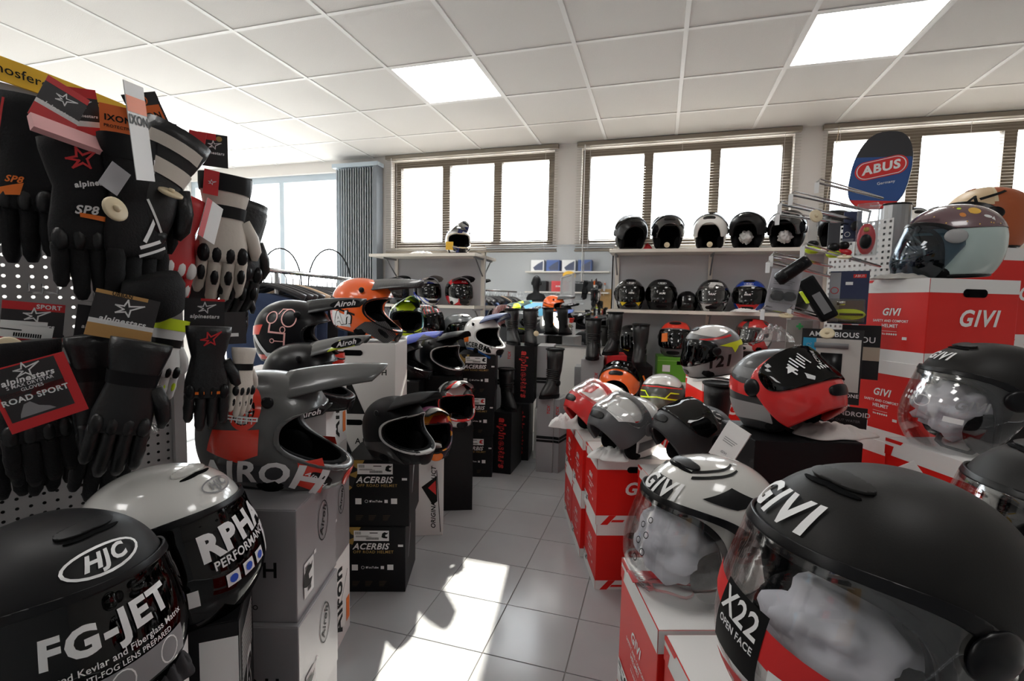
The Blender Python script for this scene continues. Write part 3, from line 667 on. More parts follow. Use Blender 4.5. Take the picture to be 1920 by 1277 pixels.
# helmets wedged between the stacks, only their peaks and chins showing
sup_c = Vector((-1.35, 1.72, 0))
c1 = W(570, 760, 1.82); carton('helmet_carton', 'flat white carton under the white-peaked helmet', Vector((c1.x, c1.y, .67)), rad(16.7), (.2, .10, .19), m_cardw)
p = Vector((c1.x, c1.y, .861)); m_wy = pattern('white_yellow_print', [(.7, .7, .68), (.7, .7, .68), (.05, .05, .05), (.6, .75, .05)], 10, 'voronoi', .3)
t = helmet('off_road_helmet', 'white peaked off-road helmet wedged between grey cartons and matte black helmet', 'mx', p, facing(p, 70), m_black, peak=m_wy, s=.92); peak_logo(t, 'Airoh', .028, m_print_w)
# ---- teal and yellow helmet group behind
m_teal = pattern('teal_yellow_print', [(.02, .03, .03), (.02, .22, .25), (.03, .05, .05), (.6, .8, .03), (.1, .3, .3)], 11, 'voronoi', .3)
c = W(766, 700, 3.62); carton('helmet_carton', 'grey carton stack under the teal and yellow off-road helmet', Vector((c.x, c.y, 0)), rad(20), (.3, .26, .995), mat('mid_grey_card', (.2, .2, .21), .45), None, None, 'front')
p = Vector((c.x - .02, c.y, .995))
helmet('off_road_helmet', 'teal off-road helmet with fluo yellow chin facing the aisle', 'mx', p, facing(p, 8), m_teal, peak=m_teal, chin=m_yellow, graphics=[([(8, -22), (30, -18), (34, -24), (12, -40)], m_yellow, True)], texts=[('Airoh', .03, 0, 62, 0, m_print_k)])
c = W(806, 700, 3.95); carton('helmet_carton', 'tall black carton under the red and black helmet at the far left', Vector((c.x, c.y, 0)), rad(20), (.2, .2, .97), m_blackcard)
p = Vector((c.x - .05, c.y + .02, .97)); helmet('full_face_helmet', 'red and black striped helmet behind the teal off-road helmet', 'full', p, facing(p, 75), pattern('red_black_band', [(.03, .03, .03), (.6, .03, .03), (.05, .05, .05)], 8, 'wave', .3), m_dark, texts=[('BELL', .03, -80, -28, 0, m_print_w)])
c = W(830, 760, 3.33); carton('helmet_carton', 'black carton stack under the matte black helmet with white trim', Vector((c.x, c.y, 0)), rad(16), (.24, .24, .78), m_blackcard)
p = Vector((c.x - .02, c.y, .78)); helmet('off_road_helmet', 'matte black off-road helmet with pale trim low beside the three-high cartons', 'mx', p, facing(p, 40), m_black, peak=m_blackm, rim=mat('pale_trim', (.6, .6, .6), .5))
c = W(752, 760, 3.1); carton('helmet_carton', 'dark carton in the gap left of the matte black helmet', Vector((c.x, c.y, 0)), rad(18), (.26, .24, .78), m_blackcard)
p = Vector((c.x, c.y, .78)); m_wbl = pattern('white_blue_print', [(.75, .75, .76), (.75, .75, .76), (.05, .08, .4), (.04, .04, .05)], 10, 'voronoi', .3)
helmet('off_road_helmet', 'white and blue peaked off-road helmet below the teal helmet', 'mx', p, facing(p, 72), m_black, peak=m_wbl)
# ---- three-high black cartons with white helmet
c, th, w_ = place(853, 893, 922, 895, 0, .34); SZ = (w_, .34, .297)
for k in range(3): carton('helmet_carton', ['black off-road helmet carton at the bottom of the three-high stack', 'black off-road helmet carton in the middle of the three-high stack', 'black off-road helmet carton at the top of the three-high stack, under the white helmet'][k], Vector((c.x + .006 * k, c.y, .297 * k)), th, SZ, m_blackcard, acerbis_decor(m_print_r if k < 2 else None), None, '', 'black off-road helmet cartons')
p = Vector((c.x + .05, c.y - .03, .891)); m_aw = mat('gloss_white', (.82, .81, .8), .2, coat=.5)
helmet('off_road_helmet', 'white off-road helmet with black lettering and blue rim on three-high cartons', 'mx', p, facing(p, 42), m_aw, peak=mat('navy_peak', (.03, .05, .14), .35), rim=mat('grey_mesh_trim'), graphics=[([(95, 2), (125, 2), (130, -24), (98, -22)], m_orange, True), ([(20, -43), (150, -38), (150, -44), (20, -49)], mat('blue_rim', (.02, .12, .45), .3), True)], texts=[('ACERBIS', .05, -72, -30, 0, m_print_k, .03, .3)])
c = W(870, 660, 4.08); carton('helmet_carton', 'black carton stack behind the three-high stack', Vector((c.x, c.y, 0)), rad(15), (.2, .24, .9), m_blackcard)
p = Vector((c.x - .02, c.y - .06, .901)); helmet('full_face_helmet', 'grey adventure helmet with fluo yellow edge beside the white off-road helmet', 'full', p, facing(p, 45), mat('dark_grey_gloss', (.12, .13, .14), .25, coat=.5), m_smoke, graphics=[([(50, -30), (90, -28), (130, -20), (130, -24), (90, -33), (50, -36)], m_yellow, True)])

# ------------------------------------------------------------------ near left: HJC helmets and cartons
m_mblack = mat('satin_black', (.010, .010, .011), .48, spec=.25)
pw = W(112, 1120, .70); pj = Vector((pw.x, pw.y, .705))
oval = lambda s_: join2d(ring2d(.05 * s_, .022 * s_, .004 * s_), tf(text2d('HJC', .03 * s_, .04, .3), 0, 0))
carton('helmet_carton', 'white carton under the satin black open-face helmet, bottom left corner', Vector((pj.x + .02, pj.y - .02, 0)), rad(38), (.26, .23, .704), m_cardw)
t = helmet('open_face_helmet', 'satin black open-face helmet with dark printed visor, nearest at bottom left', 'jet', pj, facing(pj, 34), m_mblack, m_dark, s=.94,
    texts=[(oval(1), 0, -8, 40, 4, m_print_w, 0, 0, .003), ('FG-JET', .045, -14, 4, 3, m_print_w, .04, 0, .035), ('Advanced Kevlar and Fiberglass Matrix', .0105, -14, -8, 3, m_print_w, .01, 0, .037), ('ANTI-FOG LENS PREPARED', .0085, -10, -12, 3, m_print_w, .01, 0, .038),
     (rect2d(-.08, -.016, .08, .016), 0, -14, -20, 3, m_print_g, 0, 0, .0395), *[(ring2d(.013, .015, .0016, 16, x, 0), 0, -14, -20, 3, m_print_w, 0, 0, .0405) for x in (-.055, 0, .055)], (join2d(*[disc2d(.0035, .0035, x, 0, 10) for x in (-.02, -.01, .01, .02, .03)]), 0, -12, -31, 3, m_print_w, 0, 0, .041), (disc2d(.0035, .0035, 0, 0, 10), 0, -12, -31, 3, m_print_r, 0, 0, .041), (oval(.45), 0, -40, -31, 3, m_print_w, 0, 0, .041)])
p2 = W(320, 1012, .968); p2.z = .67; m_pearl = mat('pearl_white', (.78, .77, .74), .18, coat=.8)
c = Vector((p2.x + .015, p2.y - .01, 0))
def hjc_decor(draw, L, D, H):
    draw('front', tf(oval(.9), -.06, H / 2 - .05), m_print_w, 'logo'); draw('front', rect2d(.06, -H / 2, L / 2 - .002, H / 2 - .03), m_sticker, 'white_panel')
    draw('right', join2d(*[rect2d(-D / 2 + .02, H / 2 - .05 - k * .009, D / 2 - .03, H / 2 - .047 - k * .009) for k in range(11)]), m_print_w, 'small_print'); draw('right', tf(text2d('R', .13, .04, .3), .0, -.02), m_print_w, 'logo'); draw('right', tf(text2d('R', .11, .0, .3), .0, -.02), m_print_k, 'logo', .002)
carton('helmet_carton', 'black carton with white R logo under the pearl white helmet', Vector((c.x, c.y, .335)), rad(38), (.25, .19, .334), m_blackcard, hjc_decor, None, '', 'black street helmet cartons')
carton('helmet_carton', 'dark blue carton with small oval logo, lowest under the pearl white helmet', Vector((c.x + .012, c.y - .01, 0)), rad(38), (.25, .19, .334), mat('navy_card', (.03, .04, .09), .4), hjc_decor, None, '', 'black street helmet cartons')
t = helmet('open_face_helmet', 'pearl white open-face helmet with dark visor in white lettering', 'jet', p2, facing(p2, 50), m_pearl, m_dark, tilt=-3, s=1.0,
    texts=[(oval(.75), 0, 4, 42, 0, m_print_g, 0, 0, .003), ('RPHA', .055, -2, 5, 6, m_print_w, .05, 0, .034), ('PERFORMANCE', .018, 0, -7, 6, m_print_w, .02, 0, .036), *[(rect2d(x - .011, -.009, x + .011, .009), 0, -4, -18, 6, m_print_w, 0, 0, .039) for x in (-.03, 0, .03)], *[(disc2d(.007, .006, x, 0, 10), 0, -4, -18, 6, mat('blue_print', (.02, .1, .6), .4), 0, 0, .046) for x in (-.03, 0, .03)], ('R', .06, 26, -12, 6, m_print_w, .05, .2, .038), (rect2d(-.02, -.012, .02, .012), 0, -44, -24, 6, m_print_w, 0, 0, .035)],
    graphics=[([(96, 8), (150, 14), (150, 12), (96, 6)], m_print_g, True)])
rag('dark grey cloth visor bag on white carton beside the near left helmet', Vector((pj.x + .115, pj.y + .045, .706)), .10, .08, .05, .4, 5, mat('dark_grey_fleece', (.035, .033, .036), .95, bump=.5))

# ------------------------------------------------------------------ pegboard stand with gloves
PE = Vector((-1.385, 1.105, 0)); PDIR = Vector((-.36, -.933, 0)).normalized()      # far upright, running back towards the viewer
PN = Vector((PDIR.y * -1, PDIR.x, 0)) * -1                                       # outward normal, towards the aisle
PN = Vector((.933, -.36, 0))
pr = math.atan2(PDIR.y, PDIR.x)
stand = thing('pegboard_stand', 'grey perforated glove display stand with curved yellow header sign', 'display stand', PE, pr)
# local: x along the board towards the viewer, y = -normal.., z up ; outward is local +y
m_peg = mat('grey_pegboard', (.30, .29, .29), .5, noise=.05); PL, PH0, PH1 = 1.05, .12, 1.74; pit = .025
vs = []; fs = []; nx, nz = int(PL / pit), int((PH1 - PH0) / pit); vi = {}
for i in range(nx):
    for j in range(nz):
        cx, cz = (i + .5) * pit, PH0 + (j + .5) * pit; h = pit / 2; r = .0042; n0 = len(vs)
        sq = [(-h, -h), (0, -h), (h, -h), (h, 0), (h, h), (0, h), (-h, h), (-h, 0)]; oc = [(-.707, -.707), (0, -1), (.707, -.707), (1, 0), (.707, .707), (0, 1), (-.707, .707), (-1, 0)]
        vs += [(cx + a, 0, cz + b_) for a, b_ in sq] + [(cx + a * r, 0, cz + b_ * r) for a, b_ in oc]
        fs += [(n0 + k, n0 + 8 + k, n0 + 8 + (k + 1) % 8, n0 + (k + 1) % 8) for k in range(8)]
pb = ob('perforated_panel', mesh(vs, fs), m_peg, stand)
MB().box(-.03, 0, -.03, .02, 0, 1.76).build('upright', m_peg, stand); MB().box(PL, PL + .03, -.03, .02, 0, 1.76).build('upright', m_peg, stand)
MB().box(-.03, PL + .03, -.02, .012, 1.735, 1.755).box(-.03, PL + .03, -.02, .012, .1, .125).build('cross_rail', m_peg, stand)
MB().box(-.05, PL + .05, -.22, .30, 0, .10).build('base', m_peg, stand)
ob('back_panel', boxm(0, PL, -.03, -.022, .12, 1.16), mat('dark_back_panel', (.03, .03, .032), .7), stand)
m_sign = mat('yellow_sign', (.82, .46, .01), .45); n = 28; sv = []; sf = []
def arch(u): return 1.735 + .10 * (1 - ((u - .66) / .70) ** 2)
for s_ in (0, 1):
    for i in range(n + 1):
        u = i / n; x = -.05 + u * (PL + .1); t0 = arch(u) - .055; t1 = arch(u)
        sv += [(x, .014 + .006 * s_, t0), (x, .014 + .006 * s_, t1)]
N = 2 * (n + 1)
for i in range(n):
    a = 2 * i; sf += [(a, a + 2, a + 3, a + 1), (N + a, N + a + 1, N + a + 3, N + a + 2), (a, N + a, N + a + 2, a + 2), (a + 1, a + 3, N + a + 3, N + a + 1)]
hd = ob('header_sign', mesh(sv, sf), m_sign, stand)
def onsign(x, y): X = .52 - x; u = (X + .05) / (PL + .1); return Vector((X, .0215, arch(u) - .028 + y))
tx = text2d('ojatmosfere metropolitan', .030, .006)
ob('sign_lettering', map2d(tf(tx, .29, 0), onsign, .02), m_print_k, hd)
def PB(x, z, out=0): return PE + PDIR * x + PN * out + Vector((0, 0, z))
def hook(x, z, L=.16):
    MB().tube([(x, -.002, z + .022), (x, .004, z), (x, L, z - .002), (x, L + .01, z + .012)], .0022, 6).tube([(x + .025, -.002, z + .022), (x + .025, .004, z), (x + .025, L, z - .002), (x + .025, L + .01, z + .012)], .0022, 6).build('hook', m_chrome, stand)
# ---- glove
GS = [(0, .056, .034), (-.02, .055, .033), (-.055, .048, .029), (-.085, .041, .026), (-.12, .047, .026), (-.155, .054, .027), (-.185, .055, .026), (-.2, .052, .022)]
def gsec(z):
    for (z0, w0, d0), (z1, w1, d1) in zip(GS, GS[1:]):
        if z1 <= z <= z0: t = (z0 - z) / (z0 - z1); return w0 + (w1 - w0) * t, d0 + (d1 - d0) * t
    return GS[-1][1:]
def glove_mesh(curl=.3):
    b = MB(); b.loft([[(d * math.sin(2 * PI * k / 20), w_ * math.cos(2 * PI * k / 20), z) for k in range(20)] for z, w_, d in GS])
    for y, L, r in ((-.041, .082, .0135), (-.014, .108, .0148), (.014, .104, .0148), (.0405, .09, .0138)):
        pts = []; rs = []
        for i in range(9):
            u = i / 8; pts.append((.004 - curl * .06 * u * u, y * (1 + .05 * u), -.188 - L * u)); rs.append(r * ((1.06 if i in (1, 4) else .97 if i < 6 else .88) if i < 8 else .5))
        b.tube(pts, rs, 10)
    b.tube([(-.004, .04, -.10), (-.006, .064, -.135), (-.01, .074, -.165), (-.014, .074, -.185)], [.019, .017, .0145, .007], 10)
    return b.me(True)
GM = [glove_mesh(.2), glove_mesh(.7)]
knuck = MB()
for y in (-.04, -.0135, .0135, .04): knuck.ell((.016, y, -.182), (.013, .0135, .022), 10, 8)
knuck_me = knuck.me(True)
seg = MB()
for y, L in ((-.041, .082), (-.014, .108), (.014, .104), (.0405, .09)): seg.ell((.007, y * 1.03, -.195 - L * .38), (.0105, .009, .022), 8, 6)
seg_me = seg.me(True)
strap_me = MB().loft([[(d * 1.08 * math.sin(2 * PI * k / 20), w_ * 1.06 * math.cos(2 * PI * k / 20), z) for k in range(20)] for z, w_, d in ((-.068, .0455, .028), (-.096, .0425, .0265))], False).me(True)
cuffband = MB().loft([[(d * 1.05 * math.sin(2 * PI * k / 20), w_ * 1.04 * math.cos(2 * PI * k / 20), z) for k in range(20)] for z, w_, d in ((.004, .056, .034), (-.02, .055, .033), (-.036, .0525, .0315))], False).me(True)
def on_glove(y0, z0, rot=0, off=.0018, flip=1):
    c, n = math.cos(rad(rot)), math.sin(rad(rot))
    def f(x, y):
        u, v = c * x - n * y, n * x + c * y; Y = y0 + u; Z = z0 + v; w_, d = gsec(min(0, max(-.2, Z)))
        return Vector((d * math.sqrt(max(.02, 1 - (Y / w_) ** 2)) + off, Y, Z))
    return f
m_leather = mat('black_leather', (.006, .006, .007), .4, bump=.25, nscale=130); m_textile = mat('black_textile', (.005, .005, .006), .85, bump=.4, nscale=260); m_offw = mat('off_white_leather', (.68, .62, .55), .5, bump=.15, nscale=120)
m_rleather = mat('red_leather', (.55, .02, .025), .45)
def glove(label, loc, yaw, main=None, kn=None, sg=None, strap=None, cuff=None, star=None, words=None, extra=(), curl=0, s=1, lean=0, pitch=0, group='hanging gloves', mirror=False):
    t = thing('motorcycle_glove', label, 'glove', loc, group=group); t.rotation_euler = Euler((rad(lean), rad(pitch), yaw), 'XYZ'); t.scale = (s, -s if mirror else s, s)
    ob('glove_body', GM[curl], main or m_leather, t)
    if kn: ob('knuckle_guard', knuck_me, kn, t)
    if sg: ob('finger_armour', seg_me, sg, t)
    if strap: ob('wrist_strap', strap_me, strap, t)
    if cuff: ob('cuff_band', cuffband, cuff, t)
    if star: ob('star_logo', map2d(tf(line2d(STAR + STAR[:1], .09), 0, 0, 18, .04), on_glove(.0, -.035), .02), star, t)
    if words: ob('logo', map2d(text2d(words[0], words[1], .03, .3), on_glove(0, words[2], 0), .02), words[3], t)
    for d2, y, z, rot, m_ in extra: ob('graphic', map2d(d2, on_glove(y, z, rot, .0025), .02), m_, t)
    return t
def card(label, loc, yaw, w_, h, field, bands=(), prints=(), lean=0, pitch=0, parent=None, group='hang tags', th=.0012, name='hang_tag'):
    """a cardboard tag: local y = width, z = height, printed on local +x; loc = centre"""
    t = thing(name, label, 'tag', loc, group=group); t.rotation_euler = Euler((rad(lean), rad(pitch), yaw), 'XYZ')
    ob('card', boxm(-th / 2, th / 2, -w_ / 2, w_ / 2, -h / 2, h / 2), field, t)
    for sg in (1,):
        M_ = plane_m((th / 2, 0, 0), (0, 1, 0), (0, 0, 1), .0005)
        for y0, z0, y1, z1, m_ in bands: flat('colour_band', rect2d(y0 * w_, z0 * h, y1 * w_, z1 * h), m_, t, M_)
        M_ = plane_m((th / 2, 0, 0), (0, 1, 0), (0, 0, 1), .001)
        for d2, m_ in prints: flat('print', d2, m_, t, M_)
    return t
m_tagk = mat('tag_black', (.02, .018, .02), .4); m_tagr = mat('tag_red', (.62, .02, .025), .4); m_tagw = mat('tag_white', (.78, .77, .76), .5); m_tago = mat('tag_orange', (.85, .16, .02), .45); m_tagt = mat('tag_tan', (.5, .28, .09), .5)
def starprint(sz, y=0, z=0): return tf(line2d(STAR + STAR[:1], .08), y, z, 0, sz)
def alp(w_, h): return [(join2d(starprint(w_ * .36, 0, h * .19), tf(text2d('alpinestars', w_ * .165, .03, .15), 0, -h * .1)), m_print_w)]
def disc(label, loc, rot):
    b = MB().tube([(0, 0, -.0035), (0, 0, -.002), (0, 0, .002), (0, 0, .0035)], [.019, .022, .022, .019], 20).tube([(0, 0, .003), (0, 0, .009)], [.007, .005], 12)
    o = b.build('security_tag', m_cream, None, True, loc=loc, rot=rot); return tag(o, label, 'security tag', 'cream security tags')
vy = math.atan2(-.1, .9)
def gl(px, py, d): return W(px, py, d)
for x, z in ((.34, 1.62), (.22, 1.63), (.12, 1.64), (.03, 1.60), (.27, 1.27), (.17, 1.25), (.09, 1.31), (.47, 1.23), (.40, 1.25), (-.0, 1.26)): hook(x, z)
# upper row, from the left edge of the picture (loc = cuff top)
def yaw_at(p, rel): return facing(p, rel)
def G_(lab, px, py, d, rel, **k):
    p = W(px, py, d); return glove(lab, p, facing(p, rel), **k)
strp = lambda w_, h: rect2d(-w_ / 2, -h / 2, w_ / 2, h / 2)
G_('black textile glove with red-piped cuff at the far left edge', 48, 185, 1.0, -25, main=m_textile, kn=m_leather, words=('SP8', .016, -.15, m_orange), extra=[(line2d([(-.02, .03), (-.008, -.05), (.006, .03)], .004), -.02, -.045, 0, m_tagr), (poly2d([(-.03, -.012), (.02, .006), (.015, -.016), (-.03, -.022)]), -.005, -.16, 0, m_orange)], lean=-4, s=1.12)
G_('large black glove with red star cuff and orange knuckle sweep', 142, 268, .92, 8, main=m_textile, kn=m_leather, star=m_tagr, s=.98, words=('SP8', .022, -.128, m_print_w), extra=[(poly2d([(-.01, .002), (.04, -.004), (.05, -.03), (.045, -.07), (.034, -.07), (.038, -.035), (.026, -.012), (-.01, -.006)]), .0, -.135, 0, m_orange), (tf(text2d('alpinestars', .014, .04, .2), 0, 0), .02, -.075, 14, m_print_w)], lean=3)
G_('black glove with red and white finger guards behind the star-cuff glove', 185, 330, 1.02, 20, main=m_leather, sg=m_tagw, kn=m_rleather, lean=14, s=.95)
G_('slim black glove with white piping under the white tag', 250, 270, .98, 40, main=m_textile, strap=None, s=1.12, extra=[(line2d([(0, .03), (.01, -.05), (-.02, -.11)], .007), .012, -.06, 0, m_print_w), (line2d([(-.02, -.03), (.03, -.02)], .006), 0, -.15, 10, m_print_w), (line2d([(-.02, -.03), (.03, -.02)], .005), 0, -.165, 10, m_print_w)], cuff=m_blackm)
G_('black glove with pale wrist strap beside the white-piped glove', 290, 285, 1.06, 60, main=m_leather, strap=m_offw, cuff=m_offw, s=1.0, curl=1)
G_('black leather glove with wide off-white cuff band, tilted to the right', 338, 252, 1.04, 15, main=m_leather, strap=m_offw, cuff=None, lean=-24, s=1.1, extra=[(strp(.09, .022), 0, -.035, 0, m_offw), (line2d([(-.02, .02), (.02, -.02)], .004), .02, -.17, 0, m_print_w)])
G_('dark red and white glove partly hidden behind the leather gloves', 345, 370, 1.12, 30, main=m_rleather, kn=m_tagw, sg=m_tagw, lean=-12, s=.9)
G_('off-white and black vented glove hanging at the end of the top row', 424, 335, 1.18, 10, main=m_offw, kn=m_black, sg=m_black, cuff=m_black, strap=m_black, lean=-4, s=1.0, curl=1)
G_('black armoured glove at the right end of the top row', 462, 380, 1.25, 30, main=m_leather, kn=m_black, sg=m_black, lean=-8, s=.98, curl=1)
G_('black leather glove behind the armoured glove', 470, 395, 1.33, 50, main=m_leather, kn=m_blackm, lean=-10, s=.95)
# tags on the upper row
def C_(lab, px, py, d, rel, w_, h, field, **k):
    p = W(px, py, d); return card(lab, p, facing(p, rel), w_, h, field, **k)
C_('tilted black and red glove tag with white star print, top left', 112, 200, .93, 18, .066, .085, m_tagk, bands=[(-.5, -.5, .5, -.18, m_tagr), (-.5, -.18, .5, -.08, m_tagw), (-.5, .36, .5, .5, m_tagr)], prints=alp(.066, .085), lean=-22)
C_('black and red glove tag behind the tilted star tag', 158, 210, 1.0, 5, .05, .09, m_tagk, bands=[(-.5, .3, .5, .5, m_tagr), (-.5, -.32, .5, -.2, m_tagw), (-.5, -.5, .5, -.32, m_tagr)], prints=alp(.05, .08), lean=8)
C_('pale pink folded booklet sticking out above the star-cuff glove', 152, 262, .90, 15, .145, .012, mat('pink_paper', (.8, .42, .42), .5), lean=-14, pitch=60, th=.03)
C_('orange glove tag on the pegboard hook', 222, 232, 1.02, 5, .06, .07, m_tago, prints=[(join2d(tf(text2d('IXON', .017, .03), 0, .008), tf(text2d('PROTECTIVE', .008, .02), 0, -.008)), m_print_k)])
C_('black-edged orange glove tag at the top of the row', 278, 215, 1.04, 5, .062, .085, m_tagk, bands=[(-.43, -.45, .43, .2, m_tago)], prints=[(join2d(tf(text2d('IXON', .017, .03), 0, -.004), tf(text2d('PROTECTIVE', .008, .02), 0, -.02)), m_print_k), (tf(ring2d(.01, .01, .002), 0, .028), m_tago)], lean=22)
C_('tall narrow white tag hanging edge-on between the gloves', 262, 250, .90, 62, .06, .165, m_tagw, bands=[(-.5, .2, .5, .36, m_tago)], prints=[(tf(text2d('IXON', .022, .03), 0, .02), m_print_k)], lean=10)
C_('small red tag with pale print right of the orange tags', 368, 268, 1.1, -20, .035, .05, m_tagr, prints=[(starprint(.014), m_print_w)], lean=-10)
C_('black tag with yellow size dot at the end of the top row', 400, 282, 1.14, 0, .058, .074, m_tagk, prints=alp(.055, .06) + [(disc2d(.006, .006, .012, .027), m_gold)], bands=[(-.5, .3, .1, .5, m_tagr)])
C_('small bright red tag under the yellow-dot tag', 396, 342, 1.12, 10, .03, .055, m_tagr, prints=[(starprint(.012), m_print_w)], lean=-5)
C_('grey plastic sleeve hanging at the end of the top row', 440, 362, 1.22, 0, .07, .085, mat('grey_sleeve', (.16, .16, .16), .3), lean=-6)
C_('white and red tag between leather and vented gloves', 395, 415, 1.1, 50, .05, .09, m_tagw, bands=[(-.5, -.5, -.2, .5, m_tagr)], lean=-20)
C_('silver grey folded tag beside the star-cuff glove', 215, 335, .9, 30, .035, .05, mat('silver_tag', (.4, .4, .42), .3), lean=-30)
disc('cream security tag disc beside the star-cuff glove', W(216, 392, .88), Euler((0, rad(75), facing(W(216, 392, .88), 40))))
disc('cream security tag disc between the leather gloves', W(320, 362, 1.0), Euler((0, rad(30), 0)))
# middle things
p = W(290, 555, 1.0); o = MB().tube([(0, 0, .045), (.004, 0, .02), (0, 0, -.03), (-.01, 0, -.055)], [.05, .058, .052, .02], 18).build('neck_warmer', m_textile, None, True, loc=p, rot=(rad(20), rad(15), 0)); o.scale = (.8, 1, .9)
tag(o, 'black textile cap-like warmer with thin white piping hung between the glove rows', 'warmer')
C_('clear bag with black card and small red triangle', 368, 530, 1.2, 0, .062, .10, m_tagk, bands=[(-.5, .1, .5, .5, mat('grey_bag', (.35, .35, .36), .25))], prints=[(poly2d([(-.009, -.0), (.009, -.0), (0, -.016)]), m_print_r)])
G_('black armoured glove hanging below the clear bag', 436, 505, 1.28, 10, main=m_leather, kn=m_black, sg=m_black, s=.62, curl=1)
# lower row
G_('black textile glove under the road sport tag', 45, 640, .88, 5, main=m_textile, kn=m_leather, s=.9, lean=4)
G_('black textile glove at the lower left edge', 5, 655, .95, -20, main=m_textile, kn=m_leather, s=1.0)
G_('black glove behind the road sport tag, lower', 105, 680, 1.0, 15, main=m_textile, s=.9, lean=-6)
G_('black leather glove with folded strap under the tan-edged tag', 178, 628, .92, 25, main=m_leather, strap=m_blackm, s=.86, lean=4)
G_('large black leather glove with smooth knuckle cup, lower middle', 268, 640, .90, 2, main=m_leather, kn=m_leather, strap=m_blackm, s=.84, lean=-14)
G_('black leather glove low behind the knuckle-cup glove', 215, 690, 1.0, 15, main=m_textile, s=.9, lean=-8)
G_('fluo yellow and white glove at the right of the lower row', 322, 600, 1.08, 20, main=m_tagw, kn=m_black, sg=m_yellow, cuff=m_yellow, strap=m_black, s=.62, lean=-12)
G_('black glove with large red star at the right of the lower row', 392, 612, 1.0, 5, main=m_leather, kn=m_black, s=.72, star=m_tagr, extra=[(join2d(rect2d(-.03, -.004, -.008, .004), rect2d(.008, -.004, .03, .004)), 0, -.185, 0, m_orange)], lean=-3)
G_('white and black race glove at the right end of the lower row', 458, 652, 1.06, 40, main=m_offw, kn=m_black, sg=m_black, strap=m_black, s=.5, lean=-6)
C_('black and red sport tag with white price label at the left edge', 62, 605, .92, 0, .085, .075, m_tagk, bands=[(-.5, .3, .5, .5, m_tagr), (-.5, -.5, .5, -.35, m_tagr)], prints=alp(.075, .07) + [(rect2d(-.0425, -.02, .02, .002), m_sticker), (tf(text2d('SPORT', .011, .03), .02, .030), m_print_w)], lean=-6)
C_('white barcode label on the sport tag', 40, 622, .9, 4, .085, .024, m_sticker, prints=[(join2d(*[rect2d(-.01 + i * .0032, -.009, -.008 + i * .0032, -.002) for i in range(12)], rect2d(-.035, .002, .0, .004)), m_print_k)], lean=-10)
C_('road sport glove tag with black upper half and red lower half', 72, 735, .80, 6, .098, .105, m_tagr, bands=[(-.44, -.34, .36, .48, m_tagk), (-.5, -.02, .4, .10, m_tagr)], prints=[(join2d(starprint(.024, -.004, .040), tf(text2d('alpinestars', .0135, .03, .15), -.004, .027), tf(text2d('S MAX DRYSTAR', .0075, .01), -.004, .0185), tf(text2d('GLOVES', .0075, .01), -.004, .011)), m_print_w), (tf(text2d('ROAD SPORT', .0125, .03), -.004, -.0035), m_print_w), (tf(poly2d([(-.02, -.008), (-.012, .006), (-.004, .008), (.004, -.002), (.016, -.008), (.022, -.014), (-.022, -.014)]), -.01, -.018), m_print_g)], lean=16)
disc('cream security tag disc on the sport tag', W(14, 655, .86), Euler((0, rad(80), facing(W(14, 655, .86), 0))))
C_('black and tan urban glove tag with white star, centre of lower row', 232, 595, .92, 8, .098, .085, m_tagk, bands=[(-.5, -.5, .5, -.22, m_tagt), (-.5, -.22, .5, -.12, m_tagw), (-.5, .42, .3, .5, m_tagt)], prints=alp(.09, .085) + [(tf(text2d('URBAN', .009, .02), -.01, .0388), m_print_k)], lean=-14)
C_('black glove tag with star behind the urban tag', 185, 608, .98, 5, .07, .07, m_tagk, prints=alp(.065, .065), lean=-8)
C_('black square glove tag with star above the red-star glove', 384, 588, 1.12, 0, .078, .068, m_tagk, prints=alp(.072, .066), bands=[(-.1, .42, .5, .5, m_tagr)], lean=-2)
C_('dark hanging tag right of the star tag', 438, 615, 1.16, 20, .055, .075, m_tagk, prints=[(rect2d(-.012, -.02, .01, -.012), m_sticker)])
rag('clear plastic bag crumpled among the lower gloves', W(250, 812, .92), .08, .05, .03, .3, 9, m_film)

# ------------------------------------------------------------------ clothes rack by the shop front
ra, rb = W(470, 511, 2.6), W(655, 522, 3.9); rz = 1.42
ra = Vector((ra.x, ra.y, rz)); rb = Vector((rb.x, rb.y, rz)); rd = (rb - ra); rl = rd.length; rd.normalize()
rack = thing('clothes_rack', 'chrome garment rail crowded with hangers by the shop window', 'rack', Vector((ra.x, ra.y, 0)), math.atan2(rd.y, rd.x))
MB().tube([(0, 0, rz), (rl, 0, rz)], .014, 10).ell((rl, 0, rz), (.02, .02, .02)).build('rail', m_chrome, rack, True)
for x in (.25, rl - .05): MB().tube([(x, 0, .0), (x, 0, rz)], .012, 8).build('post', m_chrome, rack)
MB().box(.0, rl, -.25, -.22, 0, .03).box(0, rl, .22, .25, 0, .03).box(.24, .27, -.25, .25, 0, .03).box(rl - .07, rl - .04, -.25, .25, 0, .03).build('base', m_steel, rack)
m_jean = mat('blue_denim', (.03, .05, .11), .85, bump=.4, nscale=200); m_jean2 = mat('navy_cloth', (.02, .03, .06), .85, bump=.3); m_hang = mat('black_hanger', (.03, .03, .033), .3); m_wood = mat('wood_hanger', (.62, .45, .3), .5)
hm = MB()
pts = [(0, -.21 + .42 * i / 14, -.055 - .075 * abs(-1 + 2 * i / 14) ** 1.5 + .0) for i in range(15)]
hm.tube(pts, [.012 + .010 * abs(-1 + 2 * i / 14) for i in range(15)], 8)
hang_me = hm.me(True); hook_me = MB().tube([(0, 0, -.05), (0, 0, -.01), (0, .012, .012), (0, 0, .024), (0, -.014, .012)], .0028, 6).me(True)
